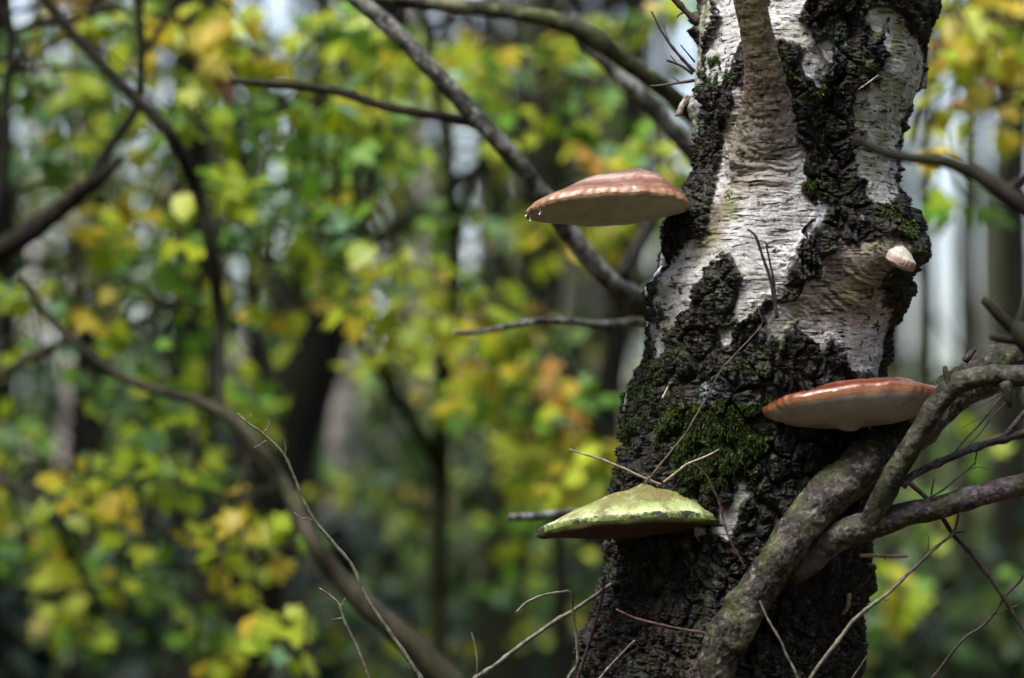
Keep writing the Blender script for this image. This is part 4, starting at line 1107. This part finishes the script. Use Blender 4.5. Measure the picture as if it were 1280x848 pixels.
sapling('maple_sapling', 'green sapling further back filling the gaps at the lower left', [gH], M['bgdark'],
    [([gH, (85, 700, 7.0), (95, 550, 7.0), (100, 400, 7.0), (90, 300, 7.0)], [20, 16, 10], 'stem'), ([(95, 560, 7.0), (180, 520, 7.0), (260, 530, 7.0)], [8, 6, 4], 'branch')],
    fill(21, 0, 340, (380, 480), (840, 760), ['D', 'G', 'D', 'YG', 'Y'], 6.8, 11), size=.09)
gI = toground(700, 900, 7.6)
sapling('maple_sapling', 'yellow green sapling further back between the top fungus and the forked sapling', [gI], M['bgdark'],
    [([gI, (700, 700, 7.6), (690, 500, 7.5), (660, 300, 7.4), (650, 100, 7.4), (640, -40, 7.4)], [22, 18, 12, 8], 'stem'), ([(690, 520, 7.5), (740, 480, 7.4), (770, 430, 7.4)], [8, 6, 4], 'branch')],
    fill(22, 440, 860, (10, 10), (470, 240), ['YG', 'G', 'YG', 'Y'], 7.2), size=.095)
gJ = toground(770, 900, 6.8)
sapling('maple_sapling', 'yellow leaved sapling partly behind the birch above and left of the green fungus', [gJ], M['bgdark'],
    [([gJ, (765, 700, 6.8), (750, 560, 6.7), (730, 460, 6.6), (700, 420, 6.6), (640, 390, 6.6)], [20, 16, 11, 7], 'stem'), ([(745, 550, 6.7), (700, 560, 6.6), (660, 600, 6.6)], [7, 5, 4], 'branch')],
    fill(18, 520, 770, (370, 430), (500, 650), ['YG', 'G', 'Y', 'Y', 'O'], 6.5), size=.09)
gK = toground(560, 900, 9.0)
sapling('low_shrub', 'low thin leaved green shrub filling the bottom centre behind the bare twigs', [gK], M['bgdark'],
    [([gK, (560, 820, 9.0), (545, 740, 9.0), (520, 660, 9.0)], [10, 8, 4], 'stem'), ([(555, 800, 9.0), (610, 740, 9.0), (660, 700, 9.0)], [6, 5, 3], 'branch'), ([(555, 810, 9.0), (490, 760, 9.0), (430, 720, 9.0)], [6, 5, 3], 'branch')],
    fill(24, 390, 730, (570, 600), (830, 800), ['G', 'YG', 'D', 'YG'], 8.6), size=.08, cat='shrub')
# orange-leaved tree at upper right
gE = toground(1420, 700, 5.6)
sapling('orange_leaved_sapling', 'sapling beyond the right edge whose orange and yellow leaves fill the top right corner', [gE], M['dark_branch'],
    [([gE, (1420, 600, 5.6), (1400, 300, 5.5), (1370, 120, 5.4), (1330, 20, 5.3), (1300, -80, 5.3)], [40, 34, 24, 18], 'stem'),
     ([(1400, 170, 5.5), (1330, 130, 5.4), (1280, 124, 5.3), (1230, 132, 5.3), (1190, 140, 5.3), (1165, 160, 5.3)], [22, 20, 14, 8], 'branch'),
     ([(1340, 40, 5.3), (1280, 30, 5.3), (1220, 40, 5.3), (1180, 60, 5.3)], [9, 6, 4], 'branch')],
    [(1190, 35, 40, 34, 16, 'O', 5.1), (1240, 30, 44, 40, 18, 'Y', 5.2), (1180, 95, 34, 34, 10, 'Y', 5.1), (1255, 100, 34, 44, 14, 'O', 5.1), (1172, 185, 30, 30, 8, 'Y', 5.2), (1215, 75, 30, 30, 8, 'O', 5.2), (1190, 235, 34, 24, 6, 'G', 5.3), (1230, 170, 30, 24, 4, 'Y', 5.3), (1210, 10, 60, 20, 12, 'Y', 5.2)], size=.095)
# low shrub seen at lower right
gF = toground(1150, 900, 7.0)
sapling('low_shrub', 'low shrub with dull yellow green leaves between the twigs at the lower right', [gF], M['bgdark'],
    [([gF, (1150, 880, 7.0), (1140, 800, 7.0), (1130, 740, 7.0), (1120, 690, 7.0), (1150, 640, 7.0)], [14, 12, 8, 6], 'stem'),
     ([(1140, 800, 7.0), (1180, 760, 7.0), (1230, 720, 7.0), (1270, 700, 7.0)], [8, 6, 4], 'branch')],
    [(1110, 715, 44, 34, 12, 'YG', 6.9), (1150, 770, 50, 30, 8, 'Y', 6.9), (1170, 675, 34, 24, 6, 'YG', 6.9), (1230, 730, 40, 40, 8, 'D', 7.0), (1105, 800, 40, 24, 6, 'D', 7.0), (1190, 540, 40, 40, 8, 'G', 7.2), (1180, 610, 34, 24, 6, 'G', 7.2)], size=.085, cat='shrub')

# ------------------------------------------------------------------ leaf-card clouds for crowns and bushes
def cards(n, sampler, size, seed, name):
    rg = np.random.default_rng(seed)
    c = sampler(rg, n); k = len(c)
    a = rg.normal(0, 1, (k, 3)); a /= np.linalg.norm(a, axis=1)[:, None]
    b = np.cross(a, rg.normal(0, 1, (k, 3))); b /= np.linalg.norm(b, axis=1)[:, None]
    s = (size * rg.uniform(.6, 1.3, k))[:, None]
    V = np.stack([c - a * s * .5, c + b * s * .36, c + a * s * .5, c - b * s * .36], 1).reshape(-1, 3)
    q = np.arange(k * 4).reshape(k, 4)
    me = mesh_np(name, V, q, smooth=False)
    attr(me, 'tone', np.repeat(rg.random(k), 4))
    return me
def clumps(nc, ext, rad, zlo, zhi):
    def f(rg, n):
        cc = np.stack([rg.normal(0, ext, nc), rg.normal(0, ext, nc), rg.uniform(zlo, zhi, nc)], -1)
        i = rg.integers(0, nc, n)
        return cc[i] + rg.normal(0, rad, (n, 3)) * np.array([1, 1, .55])
    return f
CROWN = [cards(2600, clumps(46, 1.5, .34, 3.2, 9.5), .12, s, 'crown') for s in (1, 2, 3)]
for me in CROWN: me.materials.append(M['crown'])
LOW = [cards(700, clumps(16, 1.1, .26, 1.7, 4.6), .10, s + 20, 'foliage') for s in (1, 2)]
for me in LOW: me.materials.append(M['crown'])
BUSH = [cards(1500, clumps(16, .45, .17, .12, .95), .085, s + 40, 'foliage') for s in (1, 2, 3)]
for i, me in enumerate(BUSH): me.materials.append(M[('bush', 'bushblue', 'bushlight')[i]])
def bg_tree(label, l, wp, D, mat, group=None, crown=True, seed=0, name='forest_tree', low=True, limbs=3):
    """l: two or more photo pixels on the trunk's axis; the trunk goes on to the ground and above the frame"""
    pts = [P(a, b, D) for a, b in l]
    dn = pts[0]; d = (pts[0] - pts[1]); 
    gx = dn + d / (abs(d[2]) + 1e-6) * (dn[2] + .3) * .6
    gx[2] = gzf(gx[0], gx[1]) - .1
    u = pts[-1] - pts[-2]; u = u / (np.linalg.norm(u) + 1e-9)
    top1 = pts[-1] + (u * .5 + np.array([0, 0, .5])) * 3; top2 = top1 + np.array([.1, .2, 3.2])
    allp = [gx] + pts + [top1, top2]
    r0 = W(wp[0], D); r1 = W(wp[-1], D)
    rad = [r0 * 1.25] + list(np.interp(np.linspace(0, 1, len(pts)), np.linspace(0, 1, len(wp)), [W(a, D) for a in wp])) + [r1 * .7, r1 * .2]
    root = empty(name, (gx[0], gx[1], gx[2] + .1))
    tag(root, label, 'tree', group)
    v, q, t = tube_arr(allp, rad, step=.25, ring=14, bump=.12, bs=3, seed=seed, wob=.03)
    link('trunk', mesh_np('trunk', v, q, t), mat, root)
    rg = random.Random(seed * 7 + 1)
    for k in range(limbs):
        f = rg.uniform(.25, 1.0); i = 1 + int(f * (len(pts) - 1)); b = np.array(allp[min(i, len(allp) - 2)]) * (1 - .5) + np.array(allp[min(i + 1, len(allp) - 2)]) * .5
        a = rg.uniform(0, 6.28); L = rg.uniform(1.2, 2.6)
        e = b + np.array([math.cos(a) * L, math.sin(a) * L, L * rg.uniform(.3, 1.1)])
        v, q, t = tube_arr([b, (b + e) / 2 + np.array([0, 0, -.12]), e], [r1 * .32, r1 * .22, r1 * .06], step=.2, ring=7, bump=.1, seed=k)
        link('limb', mesh_np('limb', v, q, t), mat, root)
    if crown and seed not in (5, 6, 10, 11):
        o = link('crown', CROWN[seed % 3], None, root); o.matrix_parent_inverse = Matrix.Identity(4)
        o.location = (0, 0, rg.uniform(-.2, .8)); o.rotation_euler[2] = rg.uniform(0, 6); 
    if low:
        o = link('foliage', LOW[seed % 2], None, root); o.matrix_parent_inverse = Matrix.Identity(4)
        o.rotation_euler[2] = rg.uniform(0, 6); o.location = (0, 0, rg.uniform(-.4, .6))
    return root
G1 = 'dark trunks of the wood behind'
bg_tree('broad dark leaning trunk behind the leaves left of centre', [(265, 848), (310, 650), (375, 450), (425, 250), (455, 100), (475, 0)], [140, 115, 95, 80], 8.5, M['bgdark'], G1, seed=1, low=False)
bg_tree('dark straight trunk behind the thin curved sapling stem on the left', [(232, 848), (233, 600), (236, 350), (240, 0)], [66, 60, 50], 9.5, M['bgdark'], G1, seed=2, low=False)
bg_tree('dark trunk at the left edge', [(-4, 848), (0, 500), (5, 200), (0, 0)], [60, 44, 36], 9.0, M['bgdark'], G1, seed=3)
bg_tree('slim dark trunk between the left edge and the curved sapling', [(118, 848), (118, 600), (122, 300), (118, 0)], [36, 32, 26], 12.0, M['bgdark'], G1, seed=4)
bg_tree('dark green trunk behind the top fungus left of the birch', [(628, 848), (645, 600), (675, 380), (692, 150), (700, 0)], [70, 64, 62, 60], 10.0, M['bggreen'], G1, seed=5, low=False)
bg_tree('dark trunk nearly touching the left side of the birch below the top fungus', [(730, 848), (745, 600), (768, 420), (785, 200), (795, 0)], [44, 40, 36], 12.0, M['bgdark'], G1, seed=6)
bg_tree('dark trunk in the lower right corner', [(1264, 848), (1266, 620), (1262, 400), (1262, 0)], [60, 34, 24], 11.0, M['bgdark'], G1, seed=7, low=False)
bg_tree('pale pinkish birch trunk showing between leaves left of centre', [(424, 620), (430, 520), (438, 400), (446, 200), (450, 0)], [34, 28, 24, 22], 14.0, M['bgbirch'], 'pale far trunks', seed=8, low=False)
bg_tree('pale birch trunk showing at the left edge below the yellow leaves', [(82, 700), (85, 560), (90, 400), (96, 100)], [26, 24, 20], 17.0, M['bgbirch'], 'pale far trunks', seed=9, low=False)
bg_tree('brown grey trunk below the pale far birch', [(375, 848), (378, 700), (385, 560), (396, 300)], [44, 40, 34], 13.0, M['bggrey'], 'grey far trunks', seed=10, low=False)
bg_tree('grey trunk behind the forked sapling', [(605, 848), (600, 600), (603, 300), (606, 0)], [34, 28, 22], 18.0, M['bggrey'], 'grey far trunks', seed=11)
rt = random.Random(5)
RX = [(1157, 14, 25, 'bggreen'), (1206, 16, 24, 'bggreen'), (1248, 19, 32, 'bggreen'), (1278, 15, 20, 'bgdark'), (1116, 21, 32, 'bggreen'), (1094, 25, 22, 'bgdark'), (1159, 30, 8, 'bggrey'), (1236, 34, 8, 'bggrey')]
for i, (x, D, wd, mt) in enumerate(RX):
    lb = ['slim green trunk right beside the birch burl', 'green grey trunk between two bright sky gaps right of the birch', 'grey trunk right of the sky gaps', 'thin dark trunk at the right edge above the broken branch', 'dim trunk just right of the birch above the chestnut fungus', 'dim trunk mostly hidden behind the right side of the birch',
          'thin distant grey trunk between the sky gaps', 'thinnest distant trunk right of the sky gaps'][i]
    bg_tree(lb, [(x - 3, 848), (x, 560), (x + 2, 250), (x + 6, 0)], [wd * 1.1, wd, wd * .85], float(D), M[mt], 'slim trunks right of the birch', seed=20 + i, low=False, crown=False, limbs=1 if i > 3 else 0)
for i in range(34):
    x = 40 + i * 36 + rt.uniform(-14, 14); D = rt.uniform(19, 46)
    if 1030 < x < 1290: D = rt.uniform(34, 50)
    if x > 1118: continue
    wd = rt.uniform(.16, .34) / (S * D)
    lean = rt.uniform(-14, 14)
    bg_tree('one of the many blurred distant trunks filling the background', [(x, 760), (x + lean * .4, 500), (x + lean, 100)], [wd, wd * .9, wd * .75], D, M[rt.choice(['bggrey', 'bggrey', 'bggreen', 'bgdark', 'bgbirch'])], 'blurred distant trunks', seed=40 + i, low=(rt.random() < .3 and x < 1000), crown=False, limbs=3)

for i, (x, D, wd) in enumerate([(1141, 30, 9), (1181, 36, 7), (1221, 32, 8), (1264, 28, 11), (505, 26, 13), (565, 30, 10)]):
    bg_tree('one of the many blurred distant trunks filling the background', [(x, 760), (x + 2, 500), (x + 5, 100)], [wd, wd * .9, wd * .8], float(D), M['bggreen' if x > 1000 else 'bggrey'], 'blurred distant trunks', seed=90 + i, low=False, crown=False, limbs=1)
# ------------------------------------------------------------------ undergrowth
BU = [('bluish green bramble mound at the lower left corner', 40, 9.0, 1.5, 1), ('dark green bush at the bottom left of centre', 190, 10.5, 1.3, 0), ('green bush under the leaning stem at the bottom', 455, 11.0, 1.0, 2),
      ('teal green bush left of the lower trunk of the birch', 650, 12.0, 1.1, 1), ('pale bush at the bottom behind the slanting stick', 560, 14.0, 1.5, 2), ('bush at the bottom right beside the birch', 1120, 10.0, 1.3, 1),
      ('dark bush in the bottom right corner', 1240, 9.0, 1.3, 0), ('light green bush in the middle distance left of centre', 470, 17.0, 2.0, 2), ('mid green bush behind the dark leaning trunk', 330, 15.0, 1.9, 0), ('tall bush behind the green fungus', 700, 17.0, 2.0, 2),
      ('pale green bush in the distance below the pale birch', 410, 24.0, 2.8, 2), ('green bush far off at the left', 100, 20.0, 2.6, 0), ('green bush far off beside the sky gaps', 1150, 19.0, 2.3, 2), ('green thicket at the right edge in the distance', 1260, 22.0, 2.4, 0), ('pale yellow green bush in the middle distance right of the forked sapling', 600, 19.0, 2.2, 2), ('low green bush on the floor below the yellow drape of leaves', 510, 9.5, .8, 2), ('distant thicket behind the forked sapling', 560, 28.0, 3.2, 2)]
for i, (lb, x, D, sc, mi) in enumerate(BU):
    p = P(x, 700, D); gx, gy = p[0], p[1]
    root = empty('bush', (gx, gy, gzf(gx, gy)))
    tag(root, lb, 'bush')
    o = link('foliage', BUSH[mi], None, root); o.matrix_parent_inverse = Matrix.Identity(4); o.scale = (sc, sc, sc); o.rotation_euler[2] = i * 1.3
    v = []
    for k in range(5):
        a = k * 1.3 + i; v.append(tube_arr([(0, 0, -.05), (.15 * math.cos(a), .15 * math.sin(a), .35), (.4 * math.cos(a), .4 * math.sin(a), .8)], [.014, .010, .004], step=.1, ring=6, bump=.1, seed=k))
    for vv, qq, tt in v:
        so_ = link('stem', mesh_np('stem', vv * sc, qq, tt), M['bgdark'], root); so_.matrix_parent_inverse = Matrix.Identity(4)
def litter():
    rg = np.random.default_rng(3)
    n = 14000
    y = 2 + rg.random(n) ** 1.4 * 34; x = rg.uniform(-1, 1, n) * (2.5 + y * .32)
    c = np.stack([x, y, gz(x, y) + rg.uniform(.005, .04, n)], -1)
    me = cards(n, lambda r, k: c, .085, 5, 'fallen_leaves')
    o = link('fallen_leaves', me, M['litter']); tag(o, 'brown and yellow fallen leaves covering the woodland floor', 'fallen leaves', kind='stuff')
litter()
def thicket():
    rg = np.random.default_rng(9)
    parts = []
    n = 26000
    x = rg.uniform(-26, 26, n); y = rg.uniform(44, 60, n)
    hgt = 1.1 + .8 * vn(np.stack([x * .35, y * .3, x * 0], -1), 5)
    z = gz(x, y) + rg.random(n) ** 1.2 * hgt
    c = np.stack([x, y, z], -1)
    me = cards(n, lambda r, k: c, .34, 6, 'distant_wood')
    o = link('distant_wood', me, M['bush']); tag(o, 'far thicket of shrubs closing off the wood along the horizon', 'thicket', kind='stuff')
thicket()
def birch_crown():
    rg = np.random.default_rng(31)
    parts = []
    top = TR['cen'][0]
    parts.append(tube_arr([top - np.array([0, 0, .3]), top + np.array([.05, .1, 2.5]), top + np.array([.0, .2, 6.0])], [TR['rx'][0] * .8, .07, .02], step=.2, ring=12, bump=.08))
    for k in range(14):
        z = rg.uniform(.3, 5); a = rg.uniform(0, 6.28); L = rg.uniform(1.2, 2.6)
        b = top + np.array([.02, .1, z]); e = b + np.array([math.cos(a) * L, math.sin(a) * L, rg.uniform(.2, 1.4)])
        parts.append(tube_arr([b, (b + e) / 2 + np.array([0, 0, .15]), e], [.03, .018, .004], step=.15, ring=6, bump=.1, seed=k))
    v, q, t = join(parts)
    link('upper_limbs', mesh_np('upper_limbs', v, q, t), M['bgbirch'], birch)
    me = cards(5200, lambda r2, n: clumps(40, 1.25, .36, 0.6, 6.4)(r2, n) + top, .07, 33, 'crown')
    link('crown', me, M['crown'], birch)
birch_crown()
def shade_wood():  # unseen ring of trees, added to hold back ambient light from sides and behind
    rg = np.random.default_rng(14); parts = []; cs = []
    for k in range(120):
        a = rg.uniform(0, 2 * math.pi); d = rg.uniform(6.5, 22)
        x, y = d * math.sin(a), d * math.cos(a)
        if y > 0 and abs(x) < y * .30 + 1.6: continue
        z = float(gz(np.array([x]), np.array([y]))[0]); r0 = rg.uniform(.09, .24)
        parts.append(tube_arr([(x, y, z - .2), (x + rg.normal(0, .2), y, z + 5), (x + rg.normal(0, .4), y, z + 11)], [r0, r0 * .8, r0 * .3], step=.8, ring=8, bump=.1, seed=k))
        for c in range(26):
            cs.append((x + rg.normal(0, 1.3), y + rg.normal(0, 1.3), z + rg.uniform(.3, 11)))
    v, q, t = join(parts)
    o = link('shade_trunks', mesh_np('shade_trunks', v, q, t), M['bgdark']); tag(o, 'unseen trunks of the wood beside and behind the viewer, added to cut the ambient light', 'far trees', kind='stuff')
    cs = np.array(cs)
    me = cards(130000, lambda r2, n: cs[r2.integers(0, len(cs), n)] + r2.normal(0, .6, (n, 3)), .28, 15, 'shade_foliage')
    o = link('shade_foliage', me, M['bush']); tag(o, 'unseen leafy wood around the viewer, added thick to cut the ambient light', 'foliage', kind='stuff')
shade_wood()
def far_trunks():
    rg = np.random.default_rng(12); parts = []
    for k in range(110):
        x = rg.uniform(-24, 24); y = rg.uniform(50, 72); qx = float(proj(np.array([x, y, 5.0]))[0])
        if 1118 < qx < 1236 or 1262 < qx < 1275 or 465 < qx < 500 or 175 < qx < 192 or 345 < qx < 365 or 560 < qx < 585: continue
        z = float(gz(np.array([x]), np.array([y]))[0]); r = rg.uniform(.06, .17); ln = rg.normal(0, .6)
        parts.append(tube_arr([(x, y, z - .3), (x + ln * .5, y, z + 6), (x + ln, y + .3, z + 13)], [r, r * .8, r * .4], step=2.2, ring=6, bump=.1, seed=k))
        for b in range(4):
            zb = z + rg.uniform(1.5, 10); a = rg.uniform(0, 6.28); L = rg.uniform(1, 3)
            parts.append(tube_arr([(x + ln * (zb - z) / 13, y, zb), (x + math.cos(a) * L, y + math.sin(a) * L, zb + L * .7)], [r * .3, r * .08], step=1.2, ring=4, bump=0, cap=False))
    v, q, t = join(parts)
    o = link('far_trunks', mesh_np('far_trunks', v, q, t), M['bggrey']); tag(o, 'hazy band of thin far trunks at the back of the wood', 'far trees', kind='stuff')
far_trunks()
for i, (x0, y0, z0, x1, y1, z1, r, lb) in enumerate([(-1.2, 16, .25, 1.0, 17.2, .5, .13, 'fallen log lying in the undergrowth at the centre bottom'), (-1.6, 20, .9, 1.4, 19.4, .5, .10, 'thin fallen log in the distance left of the birch')]):
    v, q, t = tube_arr([(x0, y0, z0), ((x0 + x1) / 2, (y0 + y1) / 2, (z0 + z1) / 2 + .05), (x1, y1, z1)], [r, r * .9, r * .7], step=.1, ring=12, bump=.12, seed=i)
    v[:, 2] += gzf(0, 17)
    o = link('fallen_log', mesh_np('fallen_log', v, q, t), M['bggrey']); tag(o, lb, 'log')
